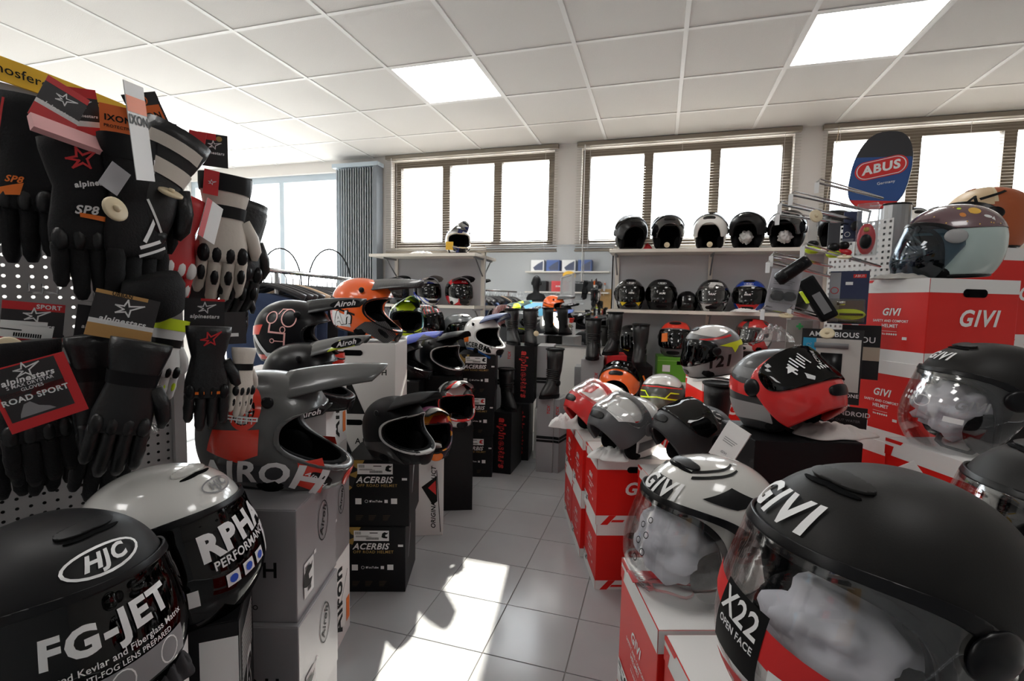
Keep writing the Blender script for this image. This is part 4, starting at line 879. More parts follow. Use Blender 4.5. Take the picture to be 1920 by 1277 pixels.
def garment_me(w_, h, dep):
    b = MB(); rings = []
    for i, (z, ww, dd) in enumerate(((-.07, .10, .5), (-.11, .9, .8), (-.16, 1, 1), (-.3, .98, 1), (-h * .7, .96, 1.1), (-h, .95, 1.2))):
        rings.append([(dep * dd * math.sin(2 * PI * k / 24) * (1 + .2 * math.sin(k * 3 + i)), w_ * ww * math.cos(2 * PI * k / 24), z) for k in range(24)])
    return b.loft(rings).me(True)
gme = [garment_me(.2, .75, .022), garment_me(.17, .95, .026)]
looks = ['dark denim trousers', 'navy jacket', 'black jacket', 'blue denim jeans']
for k in range(15):
    x = .12 + (rl - .2) * k / 14; wood = k == 4; mm = [m_jean, m_jean2, m_textile, m_jean][k % 4]
    o_ = thing('garment', ['nearest', 'second', 'third', 'fourth', 'fifth', 'sixth', 'seventh', 'eighth', 'ninth', 'tenth', 'eleventh', 'twelfth', 'thirteenth', 'fourteenth', 'farthest'][k] + (' garment on the chrome rail, ' + looks[k % 4] + (' on a pale wooden hanger' if wood else ' on a black plastic hanger')), 'clothing', ra + rd * x + Vector((0, 0, -.026)), math.atan2(rd.y, rd.x) + rad(18 + 8 * math.sin(k * 2.3)), 'garments on the rail')
    ob('hanger', hang_me, m_wood if wood else m_hang, o_); ob('hanger_hook', hook_me, m_chrome, o_); ob('cloth', gme[k % 2], mm, o_, (0, 0, -.035))
# tall wire hoops behind the rail
for k, (px, py) in enumerate(((526, 560), (618, 556))):
    p = W(px, py, 4.2); hp = thing('wire_hoop', ['arched black wire hoop before the shop window, left one', 'arched black wire hoop before the shop window, right one'][k], 'hoop', Vector((p.x, p.y, 0)), rad(5), 'arched wire hoops')
    MB().tube([(-.2, 0, 0), (-.2, 0, 1.38)] + [(-.2 * math.cos(PI * i / 14), 0, 1.38 + .3 * math.sin(PI * i / 14)) for i in range(1, 14)] + [(.2, 0, 1.38), (.2, 0, 0)], .006, 8).build('hoop_frame', m_blackm, hp, True)
    b = MB()
    for i in range(7): b.tube([(-.17 + .055 * i, 0, .2), (-.17 + .055 * i, 0, 1.35)], .002, 5)
    b.box(-.2, .2, -.1, .1, 0, .012); b.build('wire_infill', m_print_w, hp)

# ================================================================== back wall shelves
m_shelf = mat('cream_shelf', (.74, .69, .62), .55); m_brk = mat('shelf_bracket', (.3, .3, .31), .4, .6); m_spanel = mat('grey_shelf_panel', (.5, .5, .52), .6)
def shelf_unit(name, label, x0, x1, zs, dep, panel):
    t = thing(name, label, 'shelf', (x0, YB, 0)); L = x1 - x0
    if panel: ob('back_panel', boxm(0, L, -.012, -.002, panel[0], panel[1]), m_spanel, t)
    for x in panel[2]: ob('rail', boxm(x, x + .035, -.03, -.012, panel[0], panel[1] + .02), m_shelf, t)
    for z in zs:
        ob('shelf_board', boxm(0, L, -dep, -.03, z - .028, z, .002), m_shelf, t)
        for x in panel[2]:
            MB().tube([(x + .017, -.03, z - .20), (x + .017, -dep + .08, z - .032)], .007, 6).box(x + .012, x + .022, -dep + .05, -.02, z - .045, z - .028).build('bracket', m_brk, t)
    return t
Z1, Z2 = 1.735, 1.225
shelf_unit('wall_shelf', 'cream wall shelf unit left of the mirror', -2.78, -1.66, (Z1 - .02, Z2), .32, (.6, 1.74, (.12, 1.075)))
shelf_unit('wall_shelf', 'long cream wall shelf unit right of the mirror', -.435, 3.0, (Z1, Z2), .32, (.4, 1.76, (.03, .82, 1.7, 2.6)))
def shelf_h(px, py, z, back=.17): # helmet standing on a wall shelf
    r = ray(px, py); k = (YB - back) / r.y; return Vector((r.x * k, YB - back, z))
advg = lambda m_: [([(60, -20), (130, -8), (130, -18), (60, -34)], m_, True)]
m_adv1 = mat('adv_dark_grey', (.07, .08, .09), .25, coat=.6); m_adv3 = pattern('adv_red_print', [(.5, .02, .03), (.03, .03, .03), (.55, .02, .03), (.7, .7, .7)], 9, 'voronoi', .25); m_adv2 = pattern('adv_white_blue', [(.78, .78, .78), (.78, .78, .78), (.05, .08, .35)], 8, 'wave', .25, dist=4)
def adventure(label, p, rel, shell, pk, g=()):
    t = helmet('adventure_helmet', label, 'full', p, facing(p, rel), shell, m_smoke, graphics=g, texts=[('Arai', .025, 0, 38, 0, m_print_w)], group='adventure helmets on the left shelf')
    ob('peak', cached('advpeak', lambda: MB().loft([[(x, w_ * math.cos(a) , CZ + z + hh * math.sin(a)) for a in [PI * k / 10 for k in range(11)] + [PI - PI * k / 10 for k in range(11)]] for x, w_, z, hh in ((.05, .10, .085, .05), (.12, .10, .095, .045), (.19, .08, .115, .03))], False).me(True)), pk, t)
    return t
adventure('dark grey peaked adventure helmet, left one on the lower left shelf', shelf_h(741, 565, Z2), 25, m_adv1, m_black)
adventure('white and blue peaked adventure helmet, middle one on the lower left shelf', shelf_h(801, 567, Z2), 25, m_adv2, mat('grey_peak', (.25, .22, .21), .4), [([(60, -16), (150, 4), (150, -4), (60, -28)], mat('arai_blue', (.02, .04, .35), .3), True)])
adventure('red and black peaked adventure helmet, right one on the lower left shelf', shelf_h(860, 569, Z2), 25, m_adv3, m_black)
p = shelf_h(858, 474, Z1 - .02); m_wk = pattern('black_white_splash', [(.02, .02, .025), (.75, .75, .75), (.04, .05, .2), (.75, .75, .75)], 13, 'voronoi', .25)
helmet('off_road_helmet', 'black and white splash-print off-road helmet with yellow tag on the top left shelf', 'mx', p, facing(p, 14), m_wk, peak=m_wk, rim=m_cream, s=.95)
q = Vector((p.x - .01, p.y - .17, p.z + .065)); card('yellow price tag hanging on the splash-print off-road helmet', q, facing(q, 0), .07, .075, mat('amber_tag', (.85, .5, .05), .5), group=None, name='price_tag')
rag('white papers lying on the top left shelf', shelf_h(790, 474, Z1 - .02), .26, .14, .03, .1, 3, m_tagw, 'paper', 'paper_pile')
p = Vector((-1.69, YB - .25, Z1 - .02))
# right shelves: top row of flip-ups
tops = [(1180, 15, m_black, m_black, 'black flip-up helmet with red tab, leftmost on the upper right shelf', 58), (1250, 5, m_black, mat('black_gloss', (.01, .01, .012), .1, coat=1), 'black flip-up helmet with pale disc, second on the upper right shelf', 62), (1330, -4, m_pearl, m_pearl, 'white flip-up helmet with black opening, third on the upper right shelf', 62), (1400, -8, m_mblack, m_mblack, 'black flip-up helmet with grey stuffing, fourth on the upper right shelf', 66), (1474, -12, m_mblack, mat('black_gloss'), 'black flip-up helmet with white stuffing, fifth on the upper right shelf', 66)]
m_gstuff = mat('grey_cloth', (.55, .54, .53), .9, bump=.3)
for k, (px, rel, sh, chn, lb, la) in enumerate(tops):
    p = shelf_h(px, 470, Z1, .222); t = helmet('flip_up_helmet', lb, 'flip', p, facing(p, rel), sh, m_dark, chin=chn, lift_a=la, group='flip-up helmets on the upper right shelf',
        texts=[(rect2d(-.014, -.006, .014, .006), 0, 0, 74, 0, m_print_r, 0, 0)] if k < 3 else [])
    if k > 2: stuffing(['grey', 'white'][k - 3] + ' paper stuffing inside the %s flip-up helmet' % ['fourth', 'fifth'][k - 3], t, r=(.06, .05, .05), loc=(.07, 0, .085), seed=k, m=m_gstuff)
    if k in (1, 2):
        q = p + (Vector((0, 0, HC)) - p).normalized() * .15; q.z = Z1 + .024; disc(['cream security disc below the second flip-up helmet', 'cream security disc below the white flip-up helmet'][k - 1], q, Euler((0, rad(90), facing(q, 0))))
rag('red keyring pouch between the first two flip-up helmets', shelf_h(1214, 472, Z1, .22), .07, .05, .05, 0, 4, m_tagr, 'pouch', 'pouch')
for px, rel, sh, chn, lb in ((1570, -10, m_black, m_black, 'black flip-up helmet hidden behind the lock display'), (1690, 35, m_black, m_pearl, 'black and white flip-up helmet right of the steel tube'), (1800, -35, m_black, mat('black_gloss'), 'black flip-up helmet with green flash on the far right of the shelf')):
    p = shelf_h(px, 466, Z1, .222); t = helmet('flip_up_helmet', lb, 'flip', p, facing(p, rel), sh, m_dark, chin=chn, group='flip-up helmets on the upper right shelf', graphics=[([(20, -8), (34, -6), (30, -18), (18, -20)], m_yellow, True, True)] if 'green' in lb else [])
    if 'hidden' not in lb: stuffing('white paper stuffing inside the ' + ('black and white' if rel > 0 else 'green-flash') + ' flip-up helmet', t, r=(.06, .05, .05), loc=(.07, 0, .085), seed=int(px), m=m_gstuff)
# lower row
m_arw = pattern('arai_skull_print', [(.75, .75, .75), (.03, .03, .03), (.6, .6, .6), (.05, .05, .05)], 13, 'voronoi', .25); m_arb = mat('arai_blue2', (.01, .05, .35), .25, coat=.6)
low = [(1179, 6, mat('black_gloss'), m_smoke, 'glossy black full-face helmet with yellow chin flashes, leftmost on lower right shelf', [([(14, -26), (40, -24), (30, -38)], mat('yellow_flash', (.8, .55, .02), .4), True)]), (1238, 4, m_mblack, m_smoke, 'satin black full-face helmet, second on lower right shelf', []),
       (1335, -2, m_arw, m_clear, 'black and white skull-print full-face helmet on lower right shelf', []), (1404, -6, m_aw, m_smoke, 'white, blue and red full-face helmet on lower right shelf', [([(-12, 34), (12, 34), (60, 24), (100, 20), (100, 60), (0, 72), (-100, 60), (-100, 20), (-60, 24)], m_arb, False), ([(0, -26), (26, -20), (40, -22), (22, -40), (0, -46)], m_print_r, True), ([(40, -20), (90, -20), (90, -40), (24, -44)], m_arb, True)])]
for px, rel, sh, vi_, lb, gr in low:
    p = shelf_h(px, 580, Z2); helmet('full_face_helmet', lb, 'full', p, facing(p, rel), sh, vi_, graphics=gr, texts=[(join2d(ring2d(.035, .013, .002), text2d('Arai', .022, .03, .2)), 0, 0, 40, 0, m_print_w), ('ARAI', .02, 0, 2, 0, m_print_w, .02, 0, .0085)], group='full-face helmets on the lower right shelf')
p = shelf_h(1287, 578, Z2, .16); helmet('open_face_helmet', 'dark helmet with raised visor set back between the satin and skull-print helmets', 'jet', p, facing(p, 10), m_black, m_smoke, s=.62)
rag('white cloth hanging over the edge of the lower right shelf', shelf_h(1395, 592, Z2, .31), .2, .09, .03, 0, 8)
p = shelf_h(1482, 580, Z2); helmet('full_face_helmet', 'black full-face helmet at the right end of the lower shelf', 'full', p, facing(p, -30), m_black, m_dark)
# below the shelf: a low table carrying cartons and helmets
m_table = mat('white_table', (.7, .69, .67), .6)
tb = thing('display_table', 'low white table under the right wall shelves', 'table', (.35, YB - .30, 0)); ob('table_top', boxm(-.75, 1.6, -.28, .26, .62, .65, .003), m_table, tb)
for x in (-.7, 1.55):
    for y in (-.24, .22): ob('leg', boxm(x - .02, x + .02, y - .02, y + .02, 0, .62), m_table, tb)
p = Vector((-.36, YB - .28, .65)); p = shelf_h(1182, 660, .65, .28)
helmet('full_face_helmet', 'black full-face helmet with yellow chin lines under the right shelves', 'full', Vector((p.x, p.y, .83)), facing(p, 6), m_black, m_smoke, graphics=[([(10, -24), (44, -20), (43, -23), (12, -30)], mat('yellow_flash'), True)], texts=[(disc2d(.014, .012), 0, 0, 44, 0, m_print_w)])
carton('helmet_carton', 'black carton under the yellow-lined helmet', Vector((p.x, p.y, .65)), 0, (.27, .26, .18), m_blackcard)
p = shelf_h(1266, 668, .65, .32); m_green = mat('green_card', (.10, .32, .02), .45)
def green_decor(draw, L, D, H): draw('front', rect2d(-.13, -.02, -.07, .035), m_sticker, 'label_sticker'); draw('front', rect2d(-.02, .04, .02, .07), m_lin, 'handle_hole'); draw('front', rect2d(-L / 2, .068, L / 2, .072), mat('pale_green', (.3, .5, .15), .5), 'stripe')
carton('helmet_carton', 'bright green carton under the red and grey helmet', Vector((p.x + .02, p.y, .65)), rad(4), (.34, .28, .20), m_green, green_decor)
m_rg = mat('grey_satin', (.13, .13, .14), .35)
helmet('full_face_helmet', 'grey helmet with red crown and orange visor tag on green carton', 'full', Vector((p.x, p.y, .852)), facing(p, -8), m_rg, m_smoke, s=1.08, graphics=[([(-20, 34), (20, 34), (60, 30), (80, 60), (0, 80), (-80, 60), (-60, 30)], m_ared, False)], texts=[(rect2d(-.03, -.03, .02, .03), 0, -24, 4, 8, m_orange, 0, 0, .0085)])
p = shelf_h(1412, 640, .65, .25); carton('helmet_carton', 'black carton under the red, white and black helmet by the lock display', Vector((p.x, p.y, .65)), 0, (.27, .26, .26), m_blackcard)
helmet('full_face_helmet', 'white and red helmet half hidden behind the grey and fluo helmet', 'full', Vector((p.x, p.y, .91)), facing(p, -40), pattern('red_white_black2', [(.75, .74, .73), (.6, .03, .03), (.04, .04, .04)], 9, 'voronoi', .25), m_clear)

# ------------------------------------------------------------------ boots and boot cartons
def boot(label, loc, rel, s=1, h=.30, ribs=True, group='black boots', yaw=None):
    t = thing('motorcycle_boot', label, 'boot', loc, yaw if yaw is not None else facing(loc, rel), group); t.scale = (s, s, s)
    def make():
        b = MB(); R_ = []
        for z, cx, rx, ry in ((h, -.005, .068, .062), (h * .8, -.005, .066, .06), (h * .55, 0, .06, .054), (.15, .004, .054, .047), (.11, .012, .058, .046), (.08, .026, .076, .048), (.055, .038, .094, .05), (.035, .046, .106, .051), (.018, .048, .108, .05)):
            R_.append([(cx + rx * math.cos(2 * PI * k / 24) * (1 if math.cos(2 * PI * k / 24) > 0 else .85), ry * math.sin(2 * PI * k / 24) * (1 - .18 * max(0, math.cos(2 * PI * k / 24))), z) for k in range(24)])
        return b.loft(R_).me(True)
    ob('upper', cached(('boot', h), make), m_leather, t)
    ob('sole', cached('sole', lambda: MB().loft([[(.048 + (.114 if math.cos(2 * PI * k / 24) > 0 else .098) * math.cos(2 * PI * k / 24), .053 * math.sin(2 * PI * k / 24) * (1 - .15 * max(0, math.cos(2 * PI * k / 24))), z) for k in range(24)] for z in (0, .018)]).me(False)), m_blackm, t)
    ob('collar', cached(('collar', h), lambda: MB().tube([(-.005 + .066 * math.cos(2 * PI * k / 20), .06 * math.sin(2 * PI * k / 20), h) for k in range(21)], .007, 6).me(True)), m_textile, t)
    if ribs: ob('flex_ribs', cached(('ribs', h), lambda: (lambda b: [b.tube([(.004 + (.056 + .0004 * i) * math.cos(a), .049 * math.sin(a), .115 + i * .014 + .01 * math.cos(a)) for a in [(-80 + 20 * q) * PI / 180 for q in range(9)]], .0045, 6) for i in range(6)] and b)(MB()).me(True)), m_leather, t)
    ob('ankle_patch', cached('ankle', lambda: MB().ell((.012, .045, .10), (.03, .008, .025)).me(True)), m_black, t)
    return t
m_ltb = 0
m_gboot = mat('grey_boot_card', (.33, .33, .34), .45); m_ro = mat('red_outline', (.6, .03, .03), .5)
def vert_logo(face, size):
    def dec(draw, L, D, H):
        draw(face, tf(text2d('alpinestars', size, .045, .1), 0, 0, -90), m_ro, 'logo'); draw(face, tf(text2d('alpinestars', size, -.0, .1), 0, 0, -90), m_blackcard, 'logo', .002)
    return dec
def band_dec(draw, L, D, H):
    for f, w_ in (('front', L), ('right', D), ('left', D)): draw(f, join2d(rect2d(-w_ / 2, -.028, w_ / 2, -.006), rect2d(-w_ / 2, -.052, w_ / 2, -.034)), m_blackcard, 'black_band')
    draw('front', tf(text2d('TCX', .03, .04, .2), L * .2, H * .34, 90), m_ro, 'logo')
def bc(label, lx, ly, rx, ry, z, dep, H, body, dec, width=None):
    c, th, w_ = place(lx, ly, rx, ry, z, dep, width); carton('boot_carton', label, c, th, (w_, dep, H), body, dec, None, '', 'boot cartons'); return c, th, w_
c, th, w_ = bc('tall black boot carton with red vertical lettering beside the three-high stack', 923, 886, 957, 890, 0, .32, .46, m_blackcard, vert_logo('front', .075))
b1 = Vector((c.x - .02, c.y, .46)); boot('black boot with red tab standing on the tall black boot carton', b1, 25, 1.0, .30)
c, th, w_ = bc('dark boot carton behind, with dim red vertical lettering', 962, 862, 990, 864, 0, .3, .46, m_blackcard, vert_logo('front', .07))
c2 = c + Vector((.0, .05, .46)); carton('boot_carton', 'black boot carton with bright red vertical lettering under the pair of boots', c2, th, (.16, .3, .46), m_blackcard, vert_logo('front', .075), None, '', 'boot cartons')
carton('boot_carton', 'grey boot carton with black band left of the lettered black carton', c2 + Vector((-.17, .03, -.10)), th, (.16, .28, .56), m_gboot, band_dec, None, '', 'boot cartons')
carton('boot_carton', 'grey boot carton at floor, lower left behind the three-high stack', Vector((c2.x - .17, c2.y + .03, 0)), th, (.16, .28, .355), m_gboot, None, None, '', 'boot cartons')
carton('boot_carton', 'grey boot carton right of the lettered black carton', c2 + Vector((.155, .06, -.04)), th, (.13, .28, .5), m_gboot, band_dec, None, '', 'boot cartons')
carton('boot_carton', 'pale carton with grey arrow at floor behind the grey boot cartons', Vector((c2.x + .17, c2.y + .0, 0)), th, (.16, .22, .41), m_lgcard, lambda d, L, D, H: d('front', line2d([(-.02, .08), (.03, .04), (-.02, 0)], .02), m_print_g, 'arrow'), None, '', 'boot cartons')
boot('left boot of the ribbed black pair on top of the lettered carton', c2 + Vector((-.13, -.02, .46)), 20, 1.0, .29); boot('right boot of the ribbed black pair on top of the lettered carton', c2 + Vector((.03, -.03, .46)), 12, 1.0, .29)
q = c2 + Vector((.10, -.10, .56)); disc('cream security disc hanging at the ribbed boots', q, Euler((0, rad(80), facing(q, 20))))
c, th, w_ = bc('tall grey boot carton with double black band, front of the boots', 1004, 884, 1035, 887, 0, .2, .565, m_gboot, band_dec)
c3 = c; bc('narrow grey boot carton tucked beside the tall grey one', 1036, 886, 1046, 888, 0, .2, .56, m_gboot, band_dec, .055)
boot('tall black boot on the tall grey carton', Vector((c.x + .05, c.y - .02, .567)), -35, 1.05, .34)
carton('boot_carton', 'grey boot carton with red lettering behind the red cartons', c3 + Vector((.30, .30, .0)), th, (.17, .3, .84), m_gboot, band_dec, None, '', 'boot cartons')
boot('ribbed black boot facing the viewer on the grey carton behind', c3 + Vector((.30, .22, .84)), 0, 1.0, .31)
boot('black boot behind the ribbed boot, toe hidden', c3 + Vector((.27, .50, .74)), 60, 1.0, .3)
carton('boot_carton', 'grey carton under the hidden boot by the mirror', c3 + Vector((.27, .55, 0)), th, (.3, .2, .74), m_gboot, None, None, '', 'boot cartons')
carton('boot_carton', 'bright red boot carton under the tall slim boot', c3 + Vector((.47, .30, .60)), th + .1, (.15, .28, .28), m_tagr, lambda d, L, D, H: d('front', tf(text2d('FORMA', .03, .03), 0, .05), mat('pale_red', (.75, .25, .22), .5), 'logo'), None, '', 'boot cartons')
carton('boot_carton', 'grey boot carton under the bright red one', c3 + Vector((.47, .30, 0)), th, (.16, .3, .60), m_gboot, band_dec, None, '', 'boot cartons')
boot('tall slim ribbed boot on the red boot carton', c3 + Vector((.46, .26, .88)), -30, .95, .34)
carton('boot_carton', 'dark carton with orange curve under the plain black boot', c3 + Vector((.65, .22, .55)), th + .1, (.17, .3, .27), m_blackcard, lambda d, L, D, H: d('front', line2d([(.02, .06), (.045, .0), (.03, -.06)], .012), m_orange, 'curve'), None, '', 'boot cartons')
carton('boot_carton', 'grey boot carton under the dark curved-print carton', c3 + Vector((.65, .22, 0)), th, (.17, .3, .55), m_gboot, None, None, '', 'boot cartons')
boot('plain black boot on the dark carton below the yellow-lined helmet', c3 + Vector((.66, .18, .82)), -8, 1.0, .30, ribs=False)

# ================================================================== right side: red cartons
TH = rad(18.5); DX = Vector((math.cos(TH), math.sin(TH), 0)); DN = Vector((-math.sin(TH), math.cos(TH), 0)); GH = .297
def gstack(fl, n, labels, th=TH, shift=0, size=GIVI, z0=0, handle='front'):
    """fl = front left floor corner"""
    d = Vector((math.cos(th), math.sin(th), 0)); nn = Vector((-d.y, d.x, 0)); c = fl + d * size[0] / 2 + nn * size[1] / 2
    for k in range(n): givi(labels[k], Vector((c.x - shift * k, c.y, z0 + size[2] * k)), th, size=size, handle=handle)
    return Vector((c.x, c.y, z0 + size[2] * n))
f0 = G(1115, 1105, 0)
s0 = gstack(f0, 2, ['red carton on the floor at the aisle corner, lower of the front stack', 'red carton with large white logo facing the aisle, upper of the front stack'], shift=.006)
f1 = f0 + DN * .285 + DX * -.02
gstack(f1, 2, ['red carton on the floor, second along the aisle', 'red carton second along the aisle, upper one under the grey and white flip-up'])
f2 = f1 + DN * .285 + DX * .0
gstack(f2, 2, ['red carton on the floor, third along the aisle', 'red carton third along the aisle, upper one under the white cloth'])
gstack(Vector((.115, 2.255, 0)), 2, ['narrow red carton on the floor behind the front stack', 'narrow red carton under the short black boot'], size=(.30, .17, GH))
gstack(f2 + DX * .35 + DN * .12, 2, ['red carton on the floor in the back row', 'red carton in the back row under the fluo-spoiler helmet'])
s2b = gstack(f2 + DX * .20 + DN * .50, 2, ['red carton on the floor at the far end of the red rows', 'red carton at the far end under the orange flip-up helmet'])
bl = G(1197, 870, 2 * GH); bl.z = 0; f3 = bl - DN * .275
s3 = gstack(f3, 2, ['red carton on the floor right of the front stack', 'red carton with diagonal white flap, half hidden by the silver helmet'])
bl = G(1167, 1045, .64); bl.z = 0; f4 = bl - DN * .275; GN = (.36, .275, .32)
s4 = gstack(f4, 2, ['red carton on the floor under the silver open-face helmet stack', 'red carton directly under the silver open-face helmet'], size=GN)
f5 = f4 - DN * .412 + DX * .01
s5 = gstack(f5, 2, ['red carton on the floor at the bottom of the picture, nearest the viewer', 'red carton nearest the viewer at the bottom edge, upper one'], size=(.36, .40, .32))
nf = W(1640, 1105, .60); nb = nf.z - .135; nf.z = 0
carton('helmet_carton', 'flat grey carton just below the big matte black helmet', Vector((nf.x + .01, nf.y + .03, .641)), TH, (.24, .2, nb - .641), m_lgcard)
# helmets on the low red rows
def rel_h(p, rel): return facing(p, rel)
m_gw = mat('silver_white', (.7, .69, .67), .2, coat=.7); m_rw = mat('gloss_red', (.7, .03, .03), .25, coat=.6); m_gun = mat('gunmetal', (.10, .10, .105), .35)
zt = 2 * GH
p = G(1125, 812, zt); helmet('flip_up_helmet', 'white flip-up helmet with red raised chin bar, far end of the red cartons', 'flip', p, facing(p, -58), m_aw, m_clear, chin=m_rw, lift_a=52, graphics=[([(-30, 40), (30, 40), (50, 62), (-50, 62)], m_rw, False)])
p = G(1178, 852, zt); t = helmet('flip_up_helmet', 'silver-white flip-up helmet with gunmetal chin raised, at the aisle corner', 'flip', p, facing(p, -50), m_gw, m_clear, chin=m_gun, accent=m_gun, lift_a=52, graphics=[([(70, -20), (140, -10), (140, -24), (70, -40)], m_gun, True), ([(60, 20), (110, 26), (108, 18), (62, 12)], m_rw, True), ([(-12, -8), (-40, -6), (-60, -10), (-40, -26), (-14, -22)], m_sticker, True, True)])
rag('white cloth spilling over the front red carton', G(1148, 858, zt), .2, .12, .05, .3, 11); rag('white cloth bundled on the far red carton', G(1068, 800, zt), .2, .13, .08, .2, 12)
q = G(1135, 838, zt + .012); disc('cream security disc lying on the aisle corner carton', q, Euler((.1, .1, 0)))
p = G(1304, 876, zt); m_hps = mat('hps_graphite', (.03, .03, .032), .5)
t = helmet('flip_up_helmet', 'black flip-up helmet with silver letter print and raised chin, beside the booklet', 'flip', p, facing(p, -55), m_hps, m_smoke, chin=m_hps, lift_a=58, graphics=[([(30, 46), (80, 40), (120, 30), (120, 60), (60, 70)], mat('silver_print', (.6, .58, .56), .3), True), ([(60, 14), (120, 16), (120, 9), (60, 6)], m_rw, True)], texts=[('HPS', .07, 80, 46, 0, m_print_k, .05)])
p = G(1240, 784, zt); t = helmet('full_face_helmet', 'white-crowned helmet with fluo yellow lines and spoiler, seen from behind', 'full', p, facing(p, 168), mat('dark_olive', (.045, .05, .04), .35, coat=.5), m_clear, graphics=[([(-120, 30), (-60, 42), (0, 40), (60, 42), (120, 30), (160, 34), (180, 36), (180, 89), (-180, 89), (-180, 36), (-160, 34)], m_gw, False), ([(100, 27), (180, 31), (180, 28), (100, 24)], m_rw, True), ([(130, 2), (180, 8), (180, 5), (132, -1)], m_yellow, True), ([(125, 16), (150, 18), (165, 4), (163, 2), (150, 15), (125, 13)], m_yellow, True), ([(140, -26), (180, -24), (180, -33), (140, -35)], m_yellow, True)])
p = Vector((s2b.x + .03, s2b.y, zt)); t = helmet('flip_up_helmet', 'orange and black flip-up helmet with open front facing the viewer, far back', 'flip', p, facing(p, -10), m_black, m_dark, chin=m_or); stuffing('white cloth inside the orange flip-up helmet', t, loc=(.09, 0, .07), r=(.06, .07, .05), seed=21)
# 3-high stack with the 121 helmet
fs_ = W(1318, 716, 2.47); s6 = gstack(Vector((fs_.x, fs_.y, 0)), 3, ['red carton on the floor under the grey 121 helmet stack', 'red carton in the middle of the grey 121 helmet stack', 'red and white carton with handle hole directly under the grey 121 helmet'], rad(14))
p = Vector((s6.x - .08, s6.y - .02, s6.z + .015)); t = helmet('full_face_helmet', 'grey, white and fluo yellow helmet numbered 121 facing left', 'full', p, facing(p, -76), mat('mid_grey_satin', (.15, .15, .155), .35), m_smoke, tilt=6, graphics=[([(-30, 42), (30, 42), (90, 34), (140, 44), (150, 89), (-150, 89), (-140, 44), (-90, 34)], m_gw, False), ([(50, 30), (130, 36), (130, 31), (50, 25)], m_rw, True), ([(95, 14), (120, 18), (160, 20), (165, 10), (140, 9), (128, -4), (122, 8)], m_yellow, True)], texts=[('121', .075, 92, -22, 4, m_print_k, .04, .2)])
rag('white leaflets lying on the carton below the 121 helmet', Vector((s6.x - .1, s6.y - .15, s6.z)), .18, .06, .012, TH, 14, m_tagw, 'paper', 'leaflet_pile')
p = Vector((.262, 2.375, zt)); boot('short black boot standing among the red cartons below the big flip-up', p, -150, 1.0, .33, ribs=False)
# black carton with the big red and black flip-up
f6 = G(1416, 825, .87); f6.z = 0; SZ = (.32, .26, .275); th6 = rad(15); d6 = Vector((math.cos(th6), math.sin(th6), 0)); n6 = Vector((-d6.y, d6.x, 0)); c6 = f6 + d6 * .16 + n6 * .13
for k in range(2): givi(['red carton on the floor below the black flat carton', 'red carton under the black flat carton'][k], Vector((c6.x, c6.y, GH * k)), th6)
carton('helmet_carton', 'plain black carton under the big red and black flip-up helmet', Vector((c6.x, c6.y, zt)), th6, SZ, m_blackcard)
p = Vector((c6.x - .02, c6.y, .871)); m_bg = mat('black_grey_satin', (.035, .034, .036), .4, coat=.3)
t = helmet('flip_up_helmet', 'large black, grey and red flip-up helmet with stickered dark visor, chin half raised', 'flip', p, facing(p, 58), m_bg, m_dark, chin=m_rw, lift_a=34, tilt=-6, graphics=[([(-62, 6), (-110, 10), (-150, 20), (-150, 2), (-100, -8), (-66, -6)], m_rw, False), ([(-70, 30), (-130, 34), (-140, 22), (-76, 14)], mat('mid_grey_satin'), False), ([(-70, -20), (-150, -10), (-150, -36), (-66, -42)], mat('silver_grey', (.3, .29, .29), .35), False)],
    texts=[(join2d(*[rect2d(-.05 + i * .009, -.02 + (i % 3) * .006, -.046 + i * .009, .012 + (i % 4) * .004) for i in range(7)]), 0, -22, 6, 20, m_print_w, 0, 0, .0125), (poly2d([(-.012, -.008), (.012, -.008), (0, .012)]), 0, -40, 0, 0, m_print_w, 0, 0, .0125), ('ACTIVE', .016, -4, 4, 70, m_print_w, .02, 0, .0125), (join2d(*[disc2d(.003, .006, .01 * i, 0, 8) for i in range(4)]), 0, -14, -8, 0, m_print_w, 0, 0, .0125)])
rag('white cloth bag under the big red and black flip-up helmet', Vector((c6.x + .12, c6.y + .0, .871)), .24, .18, .035, .3, 16, mat('pinkish_cloth', (.74, .68, .65), .9, bump=.4))
q = G(1362, 852, .66); card('white instruction booklet hanging off the black carton', W(1368, 832, 1.38), facing(W(1368, 832, 1.38), -25), .07, .11, m_tagw, lean=-22, pitch=-15, th=.006, group=None, name='booklet', prints=[(join2d(*[rect2d(-.02, .01 - k * .006, .02 - .004 * k, .012 - k * .006) for k in range(3)], tf(text2d('GIVI', .009, .03, .2), 0, -.03)), m_print_g)])
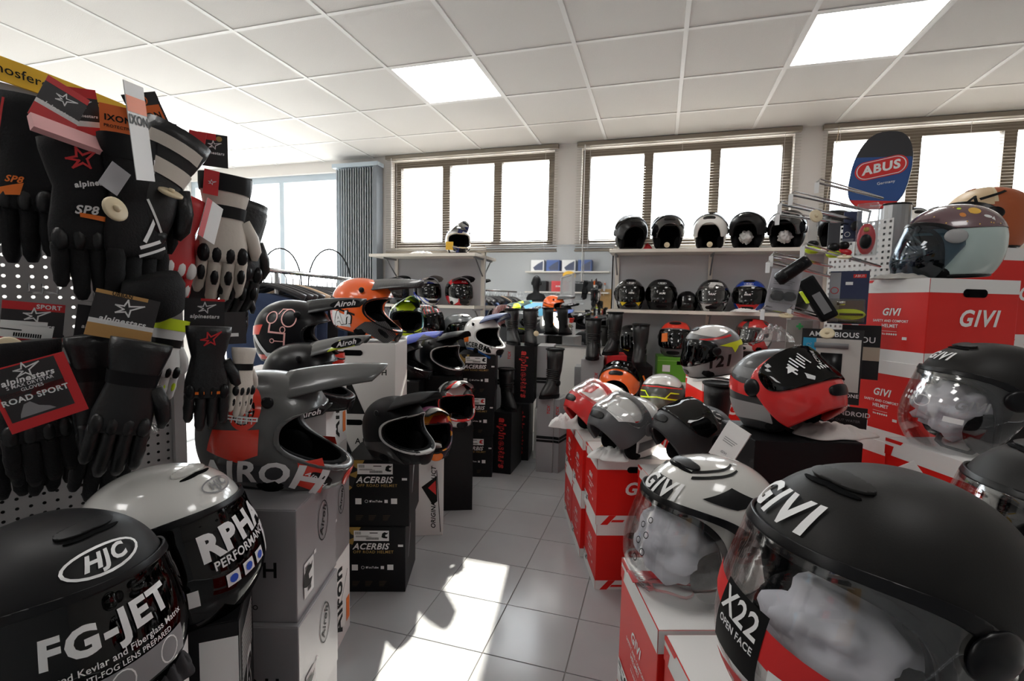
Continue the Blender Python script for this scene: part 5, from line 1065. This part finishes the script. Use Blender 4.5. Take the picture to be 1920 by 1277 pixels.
# silver open-face helmet
p = Vector((s4.x - .03, s4.y + .03, .64)); m_silver = mat('silver_gloss', (.62, .61, .58), .18, coat=.8)
def GV(s_): return tf(text2d('GIVI', .05 * s_, .035, .25, 1.06), 0, 0)
t = helmet('open_face_helmet', 'silver-white open-face helmet with clear visor and black badge, facing left', 'jet', p, facing(p, -52), m_silver, m_clear, accent=m_black, s=1.08,
    graphics=[([(-16, 24), (16, 24), (20, 36), (12, 44), (-12, 44), (-20, 36)], m_mblack, False), ([(48, 36), (80, 30), (110, 34), (80, 48)], m_black, True), ([(28, 56), (60, 62), (120, 70), (120, 72), (60, 65), (28, 59)], m_print_k, True), ([(32, 50), (60, 55), (110, 62), (110, 64), (60, 58), (32, 53)], m_print_k, True), ([(110, 20), (150, 30), (165, 22), (120, 10)], m_rw, True)],
    texts=[(GV(1), 0, 0, 35, 0, m_print_w, 0, 0, .0035), (join2d(*[ring2d(.006, .006, .0015, 10, .015 * (i % 2), .014 * i) for i in range(6)]), 0, 4, -18, 0, m_print_k, 0, 0, .03), ('CE', .02, 10, -34, 0, m_print_g, .02, 0, .02)])
stuffing('pale grey cloth bag inside the silver open-face helmet', t, loc=(.07, 0, .09), r=(.085, .085, .075), seed=31, m=mat('lilac_cloth', (.68, .68, .74), .85, bump=.2))
# red tag and loop on the carton below it
q = G(1215, 1085, .644); o = card('red tag with white logo lying on the carton below the silver helmet', q + Vector((0, 0, .004)), TH, .05, .085, m_tagr, prints=[(tf(text2d('GIVI', .022, .05, .2), 0, .02), m_print_w)], pitch=-88, group=None)
q = G(1262, 1105, .644); lp = MB().tube([(.045 * math.cos(2 * PI * k / 20) * (1.3 if k % 20 < 10 else 1), .03 * math.sin(2 * PI * k / 20), .003 + .004 * math.sin(k)) for k in range(21)], .0028, 6).ell((-.05, -.02, .004), (.012, .008, .004)).build('red_cord', mat('red_cord_m', (.6, .02, .03), .4), None, True, loc=q); tag(lp, 'red looped cord on the carton below the silver helmet', 'cord')
# big matte black open-face helmet
p = Vector((nf.x, nf.y, nb)); m_mat = mat('matte_rubber_black', (.012, .0115, .011), .5, bump=.04, nscale=500, spec=.25)
t = helmet('open_face_helmet', 'big matte black open-face helmet with red-edged clear visor, nearest at lower right', 'jet', p, facing(p, -42), m_mat, m_clear, s=1.06,
    texts=[(GV(1.05), 0, -16, 38, 0, m_print_w, 0, 0, .0035), (rect2d(-.032, -.036, .032, .022), 0, -2, -10, -4, m_print_k, 0, 0, .038), ('X22', .03, -2, -8, -4, m_print_w, .02, 0, .046), ('OPEN FACE', .009, -2, -15, -4, m_print_w, .02, 0, .046), (join2d(rect2d(-.02, -.03, .02, .025)), 0, -6, -36, -4, m_print_r, 0, 0, .038), ('GIVI', .012, -6, -36, 80, m_print_w, .04, .2, .0385), *[(rect2d(-.009, -.008, .009, .008), 0, 18, -20 - 8 * i, -4, m_sticker, 0, 0, .0415) for i in range(3)], ('L XL', .010, 18, -26, 86, m_print_r, .02, 0, .042)])
for pts, mm, of in (([(-34, -2), (0, -4), (40, -12), (74, -30), (84, -34), (80, -46), (66, -46), (40, -24), (0, -14), (-34, -9)], m_print_r, .008), ([(-8, -20), (30, -26), (62, -46), (20, -52)], mat('dotted_print', (.72, .72, .73), .4), .007)):
    S = SURF['jet'][0]; ob('print', map2d(poly2d(pts), lambda a, e: S(a, e, of + .03 * max(0, min(1, (14 - e) / 40)) * math.cos(rad(min(90, abs(a))))), 6), mm, t)
stuffing('pale grey cloth bag inside the big matte black helmet', t, loc=(.05, .01, .08), r=(.075, .08, .06), seed=33, m=mat('lilac_cloth'))
p = W(1990, 1085, .82); p.z = .79; t = helmet('open_face_helmet', 'dark open-face helmet cut off by the right edge, clear visor showing', 'jet', p, facing(p, -60), m_mat, m_clear)
givi('red carton under the dark helmet at the right edge, floor level', Vector((p.x + .05, p.y, 0)), rad(30), size=(.36, .275, .395)); givi('red carton directly under the dark helmet at the right edge', Vector((p.x + .05, p.y, .395)), rad(30), size=(.36, .275, .395))
# right stacks
th7 = rad(25); d7 = Vector((math.cos(th7), math.sin(th7), 0)); n7 = Vector((-d7.y, d7.x, 0))
top7 = W(1745, 521, 1.657); f7 = Vector((top7.x, top7.y, 0)); z7 = top7.z - 4 * GH
pal = ob('pallet', boxm(-.22, .22, -.16, .16, 0, z7), mat('pallet_wood', (.45, .33, .2), .8), None, f7 + d7 * .18 + n7 * .1375, (0, 0, th7)); tag(pal, 'wooden plinth under the tall red carton stack on the right', 'pallet')
s7 = gstack(f7 + Vector((-.027, 0, 0)), 4, ['red carton lowest in the tall right stack', 'red carton second from the floor in the tall right stack', 'red carton third in the tall right stack with white barcode label', 'red carton on top of the tall right stack under the planet helmet'], th7, -.009, z0=z7)
f8 = G(1849, 879, 3 * GH); f8.z = 0
s8 = gstack(f8, 3, ['red carton lowest of the right-hand three-high stack', 'red carton in the middle of the right-hand three-high stack', 'red carton under the black open-face helmet with tag, right-hand stack'], rad(22), .004)
p = G(1838, 842, 3 * GH); t = helmet('open_face_helmet', 'satin black open-face helmet with clear printed visor on the right-hand stack', 'jet', p, facing(p, -58), m_mat, m_clear, strap=True, s=1.1,
    texts=[(GV(.7), 0, 0, 42, 0, m_print_w, 0, 0, .0035), (join2d(ring2d(.02, .012, .0015, 16), *[disc2d(.004, .004, -.05 + .012 * (i % 3), .012 * (i // 3), 8) for i in range(6)]), 0, 14, -4, 0, m_print_w, 0, 0, .0375), (rect2d(-.016, -.005, .016, .005), 0, 40, -16, -8, m_print_w, 0, 0, .039), (GV(.5), 0, 50, -4, 0, m_print_g, 0, 0, .038)])
stuffing('white cloth bag with grey logo inside the right-hand black helmet', t, loc=(.06, 0, .10), r=(.085, .085, .075), seed=37, m=mat('lilac_cloth'))
q = W(1712, 905, 1.12); card('white leaflet in clear sleeve hanging from the strap of the right-hand black helmet', q, facing(q, 10), .055, .085, m_tagw, lean=35, group=None, name='leaflet')
# planet helmet and striped helmet
m_planet = mat('pearl_teal', (.42, .52, .5), .2, coat=.8); P_ = Vector((s7.x + .05, s7.y - .02, s7.z)); m_plum = mat('plum_sky', (.16, .09, .10), .25, coat=.8)
yl = mat('planet_yellow', (.85, .5, .08), .4); rnd = random.Random(5)
t = helmet('open_face_helmet', 'pale teal open-face child helmet printed with planets and stars', 'jet', P_, facing(P_, -78), m_planet, glass('blue_tint', (.55, .62, .68), .05), accent=mat('grey_pivot', (.35, .35, .35), .4),
    graphics=[([(-180, 89), (-180, 16), (-150, 16), (-110, 26), (-70, 40), (-30, 46), (0, 52), (30, 46), (70, 40), (110, 26), (150, 16), (180, 16), (180, 89)], m_plum, False), ([(30, 12), (96, 8), (96, 5), (30, 8)], mat('teal_trim', (.1, .2, .2), .4), True)],
    texts=[(disc2d(.017, .017), 0, 112, 45, 0, yl), (disc2d(.008, .01), 0, 92, 38, 30, mat('planet_orange', (.7, .25, .05), .4)), (join2d(disc2d(.012, .006), poly2d([(.01, -.006), (.022, -.01), (.018, .006)])), 0, 126, 32, -25, m_print_w), (disc2d(.006, .006), 0, 88, 52, 0, m_yellow)] + [(disc2d(.0022, .0022, 0, 0, 6), 0, rnd.uniform(50, 150), rnd.uniform(15, 60), 0, yl) for _ in range(16)])
rag('crumpled grey plastic under the planet helmet', Vector((s7.x - .1, s7.y - .06, s7.z)), .2, .12, .02, .2, 17, mat('grey_plastic', (.5, .48, .45), .4))
c9 = f7 + d7 * .69 + n7 * .34
for k in range(4): givi(['red carton lowest of the hidden right-hand back stack', 'red carton second in the hidden right-hand back stack', 'red carton third in the hidden right-hand back stack', 'red carton directly under the sand and rust helmet'][k], Vector((c9.x, c9.y, .38 * k)), th7, size=(.36, .275, .38))
p = Vector((c9.x - .05, c9.y, 1.52)); t = helmet('open_face_helmet', 'sand and rust striped open-face helmet behind the planet helmet', 'jet', p, facing(p, -72), mat('rust_satin', (.42, .10, .03), .4), m_clear, graphics=[([(-60, 89), (-60, 20), (0, 22), (60, 20), (84, 20), (84, 89)], mat('sand_satin', (.68, .5, .3), .4), False), ([(84, 89), (84, 25), (90, 25), (90, 89)], m_cream, False)], texts=[(line2d([(-.04, -.02), (.03, .015)], .012), 0, 88, 40, 0, m_print_k), (line2d([(-.02, -.02), (0, .01), (.01, -.02)], .01), 0, 54, 32, 0, m_print_k)])

# ------------------------------------------------------------------ lock display stand
DP = W(1672, 470, 2.12); DP.z = 0; dyaw = facing(DP, -38)
ds = thing('lock_display_stand', 'steel tube display stand with hooks and oval blue and red topper sign', 'display stand', DP, dyaw)   # local +x = where the hooks point
MB().tube([(0, 0, .03), (0, 0, 1.71)], .058, 24).build('steel_tube', m_steel, ds, False); MB().tube([(0, 0, 0), (0, 0, .03)], .14, 28).build('base_plate', m_steel, ds)
MB().tube([(0, 0, 1.708), (0, 0, 1.716)], .060, 24).build('tube_cap', m_black, ds)
pv = []; pf = []
for i in range(12):
    for j in range(36):
        cy, cz = -.25 + (i + .5) * .025, .75 + (j + .5) * .025; h = .0125; r = .005; n0 = len(pv)
        pv += [(.065, cy + a, cz + b_) for a, b_ in ((-h, -h), (h, -h), (h, h), (-h, h))] + [(.065, cy + a * r, cz + b_ * r) for a, b_ in ((-1, -1), (1, -1), (1, 1), (-1, 1))]; pf += [(n0 + k, n0 + (k + 1) % 4, n0 + 4 + (k + 1) % 4, n0 + 4 + k) for k in range(4)]
ob('perforated_panel', mesh(pv, pf), mat('light_grey_panel', (.5, .5, .5), .4, .3), ds)
# oval sign
sg = thing('topper_sign', 'oval black, blue and red advertising sign with white lettering', 'sign', W(1650, 322, 2.10), facing(W(1650, 322, 2.10), 12)); sg.rotation_euler = Euler((rad(-8), 0, facing(W(1650, 322, 2.1), -6)))
def ov(sx, sz, x): return [(x, sx * math.copysign(abs(math.cos(a)) ** .75, math.cos(a)), sz * math.sin(a) if math.sin(a) > 0 else sz * .95 * math.copysign(abs(math.sin(a)) ** .6, math.sin(a))) for a in [2 * PI * k / 40 for k in range(40)]]
MB().loft([ov(.105, .165, -.006), ov(.105, .165, .0)]).build('sign_board', mat('sign_black', (.03, .03, .035), .35), sg)
M_ = plane_m((0, 0, 0), (0, 1, 0), (0, 0, 1), .001)
m_sblue = mat('sign_blue', (.02, .08, .28), .35)
def cutoval(z0, z1): 
    pts = [(p_[1] * .985, p_[2] * .985) for p_ in ov(.105, .165, 0)]; q = [(y, min(max(z, z0), z1)) for y, z in pts]; return poly2d(q)
flat('blue_field', cutoval(-.12, .06), m_sblue, sg, M_); flat('red_field', cutoval(-.16, -.12), m_print_r, sg, M_); M_ = plane_m((0, 0, 0), (0, 1, 0), (0, 0, 1), .002)
pill = lambda hw, hh: poly2d([(hw * (1 if math.cos(a) > 0 else -1) + hh * math.cos(a), hh * math.sin(a)) for a in [2 * PI * k / 28 for k in range(28)]])
flat('logo_field', tf(pill(.052, .040), 0, .015, 14), m_print_r, sg, M_); M_ = plane_m((0, 0, 0), (0, 1, 0), (0, 0, 1), .003)
flat('logo_ring', tf(pill(.050, .036), 0, .015, 14), m_print_w, sg, M_); M_ = plane_m((0, 0, 0), (0, 1, 0), (0, 0, 1), .0036); flat('logo_field', tf(pill(.049, .033), 0, .015, 14), m_print_r, sg, M_)
M_ = plane_m((0, 0, 0), (0, 1, 0), (0, 0, 1), .0045); flat('logo', tf(text2d('ABUS', .05, .04, .1), 0, .015, 14), m_print_w, sg, M_); flat('print', tf(text2d('Germany', .016, .01), .03, -.045, 12), m_print_w, sg, M_); flat('print', tf(text2d('Security Tech', .012, .02), .03, -.138, 8), m_print_w, sg, M_)
MB().tube([(0, 0, -.16), (0, 0, -.26)], .004, 6).build('sign_rod', m_steel, sg)
def dhook(px, py, tx, ty, L=2.0):
    a, b_ = W(px, py, 1.98), W(tx, ty, 1.70); v = (b_ - a).normalized(); inv = ds.matrix_basis.inverted(); up = Vector((0, 0, .014))
    A, B, C_, D_ = inv @ a, inv @ b_, inv @ (b_ + up - v * .02), inv @ (a + up * .2)
    tip = inv @ (b_ + Vector((0, 0, -.035)))
    MB().tube([A, B], .0045, 8).tube([D_, C_, B], .0028, 6).build('hook', m_chrome, ds)
    MB().box(-.0012, .0012, -.007, .007, -.036, .0).build('hook_ticket', m_print_w, ds, loc=B, rot=(0, 0, rad(30)))
for a in ((1655, 372, 1532, 342), (1630, 396, 1483, 365), (1600, 412, 1462, 383), (1590, 420, 1458, 402), (1650, 500, 1505, 462), (1560, 500, 1446, 480), (1560, 520, 1440, 492), (1540, 600, 1430, 580), (1600, 612, 1480, 580)): dhook(*a)
def pack(label, px, py, d, rel, w_, h, cardm, parts, lean=0, blister=None, prints=(), name='lock_pack'):
    p = W(px, py, d); t = thing(name, label, 'package', p, group='packs on the lock display'); t.rotation_euler = Euler((rad(lean), 0, facing(p, rel)), 'XYZ')
    ob('backing_card', boxm(-.0015, .0015, -w_ / 2, w_ / 2, -h / 2, h / 2, .001), cardm, t)
    M_ = plane_m((.0015, 0, 0), (0, 1, 0), (0, 0, 1), .001)
    for d2, m_ in prints: flat('print', d2, m_, t, M_)
    for nm, b_, m_ in parts: b_.build(nm, m_, t, True)
    if blister: y0, z0, y1, z1, dp = blister; ob('blister', boxm(.002, dp, y0, y1, z0, z1, .006), m_film, t)
    return t
m_navyc = mat('navy_tag', (.025, .035, .09), .35); m_lockr = mat('lock_red', (.65, .02, .03), .3); m_lockg = mat('lock_lime', (.55, .7, .02), .35)
pack('clear blister with red padlock-style alarm hanging at the front of the display', 1626, 432, 1.9, -5, .07, .19, m_film, [('lock_body', MB().ell((.016, 0, -.035), (.014, .03, .06), 14, 10), m_lockr), ('keypad', MB().ell((.026, 0, -.045), (.008, .02, .03), 12, 8), m_black), ('keyhole', MB().ell((.03, 0, -.0), (.004, .01, .01)), m_gold)], blister=(-.034, -.1, .034, .1, .03))
pack('navy blister card with round black lock behind the red one', 1598, 425, 1.98, 0, .06, .12, m_navyc, [('lock_body', MB().ell((.012, .015, .0), (.012, .022, .022)), m_black)], prints=[(ring2d(.01, .01, .002, 16, -.015, -.03), m_print_w)])
pack('red lock in clear wrap on the second hook', 1582, 465, 1.95, 0, .06, .07, m_film, [('lock_body', MB().ell((.012, 0, -.02), (.014, .03, .016)), m_lockr), ('lock_core', MB().ell((.014, 0, .008), (.012, .02, .018)), m_black)])
pack('clear blister strip with lime green disc lock, left hooks', 1524, 438, 1.85, 10, .03, .16, m_film, [('lock_body', MB().ell((.012, 0, -.06), (.016, .028, .018)), m_lockg), ('lock_core', MB().ell((.014, 0, -.04), (.014, .02, .014)), m_black)])
pack('dark clear-wrapped lock with lime base, middle hooks', 1563, 450, 1.9, 10, .04, .13, mat('dark_card', (.06, .06, .07), .35), [('lock_body', MB().ell((.012, 0, -.055), (.016, .026, .016)), m_lockg), ('lock_core', MB().ell((.016, 0, -.03), (.014, .02, .018)), m_black)])
pack('yellow disc lock on a dark blue blister card', 1590, 558, 1.78, -4, .118, .19, m_navyc, [('lock_body', MB().ell((.02, .005, -.06), (.016, .052, .02), 16, 10), m_yellow), ('slot', MB().box(.03, .037, -.02, .05, -.064, -.056), m_black), ('lock_pin', MB().tube([(.02, -.03, -.02), (.02, -.005, -.02)], .009, 10), m_chrome)], blister=(-.055, -.09, .055, -.005, .04), prints=[(rect2d(.012, .07, .05, .083), m_print_r), (tf(text2d('ABUS', .011, .03), .031, .0765), m_print_w), (rect2d(-.01, .045, .012, .056), m_print_w), (ring2d(.013, .013, .003, 16, -.042, .025), m_print_r), (rect2d(-.058, -.09, -.025, .09), mat('card_grey', (.32, .32, .34), .4))])
pack('pale grey blister card with black bar lock at the left of the display', 1468, 545, 1.72, 8, .095, .145, mat('lilac_card', (.5, .49, .53), .5), [('lock_body', MB().ell((.012, -.015, -.02), (.014, .024, .02)).ell((.012, .022, -.018), (.014, .022, .018)), m_black)], blister=(-.04, -.045, .045, .005, .03), prints=[(join2d(*[rect2d(-.035, .05 - .006 * k, .03 - .006 * (k % 3), .052 - .006 * k) for k in range(6)]), m_print_g)], lean=-8)
t = thing('folding_lock', 'black folding lock hanging diagonally at the left of the display', 'lock', W(1485, 508, 1.66), group='packs on the lock display'); t.rotation_euler = Euler((rad(-52), 0, facing(W(1485, 508, 1.66), 0)), 'XYZ')
MB().tube([(0, 0, .06), (0, 0, .05), (0, 0, -.045), (0, 0, -.055)], [.018, .021, .023, .016], 14).build('lock_case', m_black, t, True); MB().ell((.018, 0, -.03), (.008, .014, .014)).ell((.018, 0, .03), (.006, .01, .014)).build('lock_cap', m_blackm, t, True)
t = thing('folding_lock', 'black lock case with grey label and fluo strap under the hooks', 'lock', W(1532, 560, 1.8), group='packs on the lock display'); t.rotation_euler = Euler((rad(32), 0, facing(W(1532, 560, 1.8), 10)), 'XYZ')
ob('lock_case', boxm(-.02, .02, -.03, .03, -.085, .085, .01), m_blackm, t); ob('label', boxm(.02, .0215, -.012, .016, -.06, .02), m_print_g, t); ob('strap', boxm(-.022, .022, -.036, -.03, .0, .05, .002), m_yellow, t)
pack('black waterproof phone pouch package with phone picture and blue strip', 1556, 686, 1.72, -4, .18, .255, mat('pouch_black', (.015, .015, .017), .35), [('phone_picture', MB().box(.002, .004, -.03, .034, -.07, .045), m_black), ('pouch_clip', MB().box(.002, .006, -.05, .05, .062, .08), m_print_g)], prints=[(rect2d(-.045, -.085, .085, .095), mat('pouch_pale', (.58, .55, .52), .5)), (rect2d(-.085, .02, -.045, .095), mat('pouch_cyan', (.03, .35, .6), .4)), (tf(text2d('AMPHIBIOUS', .024, .02), .005, .109), m_print_w), (tf(text2d('ST 02', .022, .03), -.066, .05, 90), m_print_w), (tf(text2d('and IPHONE', .017, .02), .04, -.098), m_print_w)], name='phone_pouch_pack')
pack('small black package with white lettering below the phone pouch', 1580, 782, 1.74, -4, .14, .08, mat('pouch_black'), [], prints=[(tf(text2d('FOR ANDROID', .022, .02), .0, .015), m_print_w), (tf(text2d('KEEP OUT WATER', .012, .01), .0, -.01), m_print_g), (disc2d(.008, .008, -.01, -.028), m_print_g)], name='phone_pouch_pack')
pack('black and tan package behind the phone pouch', 1612, 660, 1.84, -4, .12, .2, mat('pouch_black'), [], prints=[(tf(text2d('BIOU', .03, .01), .01, .045), m_print_w), (rect2d(-.06, -.03, .06, .02), mat('pouch_pale2', (.45, .38, .3), .5))], name='phone_pouch_pack')
pack('grey first-aid style package with green cross', 1498, 628, 1.85, 20, .09, .11, mat('taupe_pack', (.3, .28, .26), .5), [], prints=[(join2d(rect2d(-.004, .02, .004, .044), rect2d(-.012, .028, .012, .036)), mat('green_cross', (.05, .4, .12), .5)), (tf(text2d('MAGNET', .012, .03), .01, -.04), m_print_w)])
rag('clear plastic bag bunched at the left of the lock display', W(1450, 640, 1.8), .12, .1, .06, .2, 19, m_film)
for k, (px, py, d, a, b_) in enumerate(((1530, 405, 1.7, 78, 30), (1583, 482, 1.75, 15, 0), (1474, 592, 1.68, 15, 10), (1551, 625, 1.66, 50, 0))):
    q = W(px, py, d); disc(['cream security disc on the upper left hook of the lock display', 'cream security disc on the long middle hook', 'cream security disc below the pale grey blister card', 'cream security disc above the phone pouch package'][k], q, Euler((0, rad(a), facing(q, b_))))

# ================================================================== back of the shop, seen in the mirror
t = thing('storage_shelf', 'white shelving on the rear wall seen in the mirror', 'shelf', (-3.0, YF, 0)); 
for z in (1.52, 1.98, 1.1): ob('shelf_board', boxm(0, 1.9, .0, .34, z - .03, z), m_shelf, t)
for k in range(4):
    o_ = thing('boxed_helmet', ['first', 'second', 'third', 'fourth'][k] + ' picture carton from the left on the mirrored rear shelf', 'box', (-2.72 + .36 * k, YF + .18, 1.98), PI, 'picture cartons on the rear shelf')
    ob('carton_body', boxm(-.15, .15, -.13, .13, 0, .25, .003), m_cardw if k % 2 == 0 else mat('royal_card', (.04, .09, .3), .4), o_)
    flat('picture', poly2d([(-.13, .02), (.06, .02), (.1, .08), (.0, .16), (-.13, .23)]), m_navyc, o_, plane_m((0, -.13, 0), (1, 0, 0), (0, 0, 1), .001))
o_ = carton('storage_carton', 'red carton on the rear shelf seen in the mirror', (-2.2, YF + .18, 1.52), PI, (.36, .28, .24), m_tagr, lambda d, L, D, H: d('front', tf(text2d('VEMAR', .05, .03), 0, 0), m_print_w, 'logo'))
for k in range(3): carton('storage_carton', ['black carton left of the red one on the rear shelf', 'black carton right of the red one on the rear shelf', 'black carton at the end of the rear shelf'][k], (-2.75 + (0, 1.0, 1.3)[k] + (.1 if k == 0 else 0), YF + .18, 1.52), PI, (.3, .28, .24), m_blackcard)
mn = thing('mannequin_bust', 'black mannequin bust wearing headphones seen in the mirror', 'mannequin', (-2.45, .55 - 1.2, 0), rad(90))
MB().loft([[(cx + rx * math.cos(2 * PI * k / 20), ry * math.sin(2 * PI * k / 20), z) for k in range(20)] for z, cx, rx, ry in ((1.28, 0, .11, .2), (1.36, 0, .11, .21), (1.43, 0, .09, .17), (1.47, .0, .06, .07), (1.53, .01, .055, .058), (1.57, .02, .075, .065), (1.63, .02, .095, .075), (1.7, .015, .1, .078), (1.76, .0, .085, .068), (1.79, 0, .04, .035))]).build('bust', m_blackm, mn, True)
MB().tube([(0, .09 * math.cos(PI * k / 12), 1.68 + .13 * math.sin(PI * k / 12)) for k in range(13)], .008, 6).ell((0, .09, 1.66), (.04, .02, .045)).ell((0, -.09, 1.66), (.04, .02, .045)).build('headphones', m_black, mn, True)
tag(ob('counter_unit', boxm(-3.2, -1.95, -.95, -.45, 0, 1.28, .004), m_lgcard), 'grey counter unit under the mannequin bust, seen in the mirror', 'counter')
tag(ob('blue_screen', boxm(-2.66, -2.24, -.448, -.44, 1.0, 1.26), mat('screen_blue', (.12, .35, .5), .3, emit=.5)), 'small blue lit display panel below the mannequin bust', 'screen')
gp = thing('grid_panel', 'chrome wire grid panel seen in the mirror', 'grid panel', (-2.6, -1.3, 0)); gb = MB()
for k in range(16): gb.tube([(-.45 + .08 * k, 0, .6), (-.45 + .08 * k, 0, 1.5)], .003, 5)
for k in range(12): gb.tube([(-.45, 0, .6 + .08 * k), (.75, 0, .6 + .08 * k)], .003, 5)
gb.build('wire_grid', m_chrome, gp)
tag(ob('cork_board', boxm(-1.5, -.8, YF + .002, YF + .02, 1.0, 1.6), mat('cork', (.5, .3, .12), .8, noise=.2)), 'cork board on the rear wall seen in the mirror', 'board')

rt = thing('display_table', 'long dark table of helmets at the rear, seen only in the mirror', 'table', (-3.1, -.9 + .75, 0)); ob('table_top', boxm(-.9, 1.5, -.2, .2, .86, .9), m_blackcard, rt)
for x in (-.85, 1.45):
    for y in (-.16, .16): ob('leg', boxm(x - .02, x + .02, y - .02, y + .02, 0, .86), m_steel, rt)
for k, (sh, kd, lb) in enumerate(((m_yellow, 'mx', 'fluo yellow off-road helmet on the rear table in the mirror'), (m_wrb, 'mx', 'white and red off-road helmet on the rear table in the mirror'), (m_ared, 'full', 'red full-face helmet on the rear table in the mirror'), (m_wk, 'mx', 'splash-print off-road helmet on the rear table in the mirror'), (m_black, 'full', 'black full-face helmet on the rear table in the mirror'))):
    helmet('off_road_helmet' if kd == 'mx' else 'full_face_helmet', lb, kd, Vector((-3.75 + .45 * k, -.15, .9)), rad(70 - 10 * k), sh, m_dark if kd == 'full' else None)
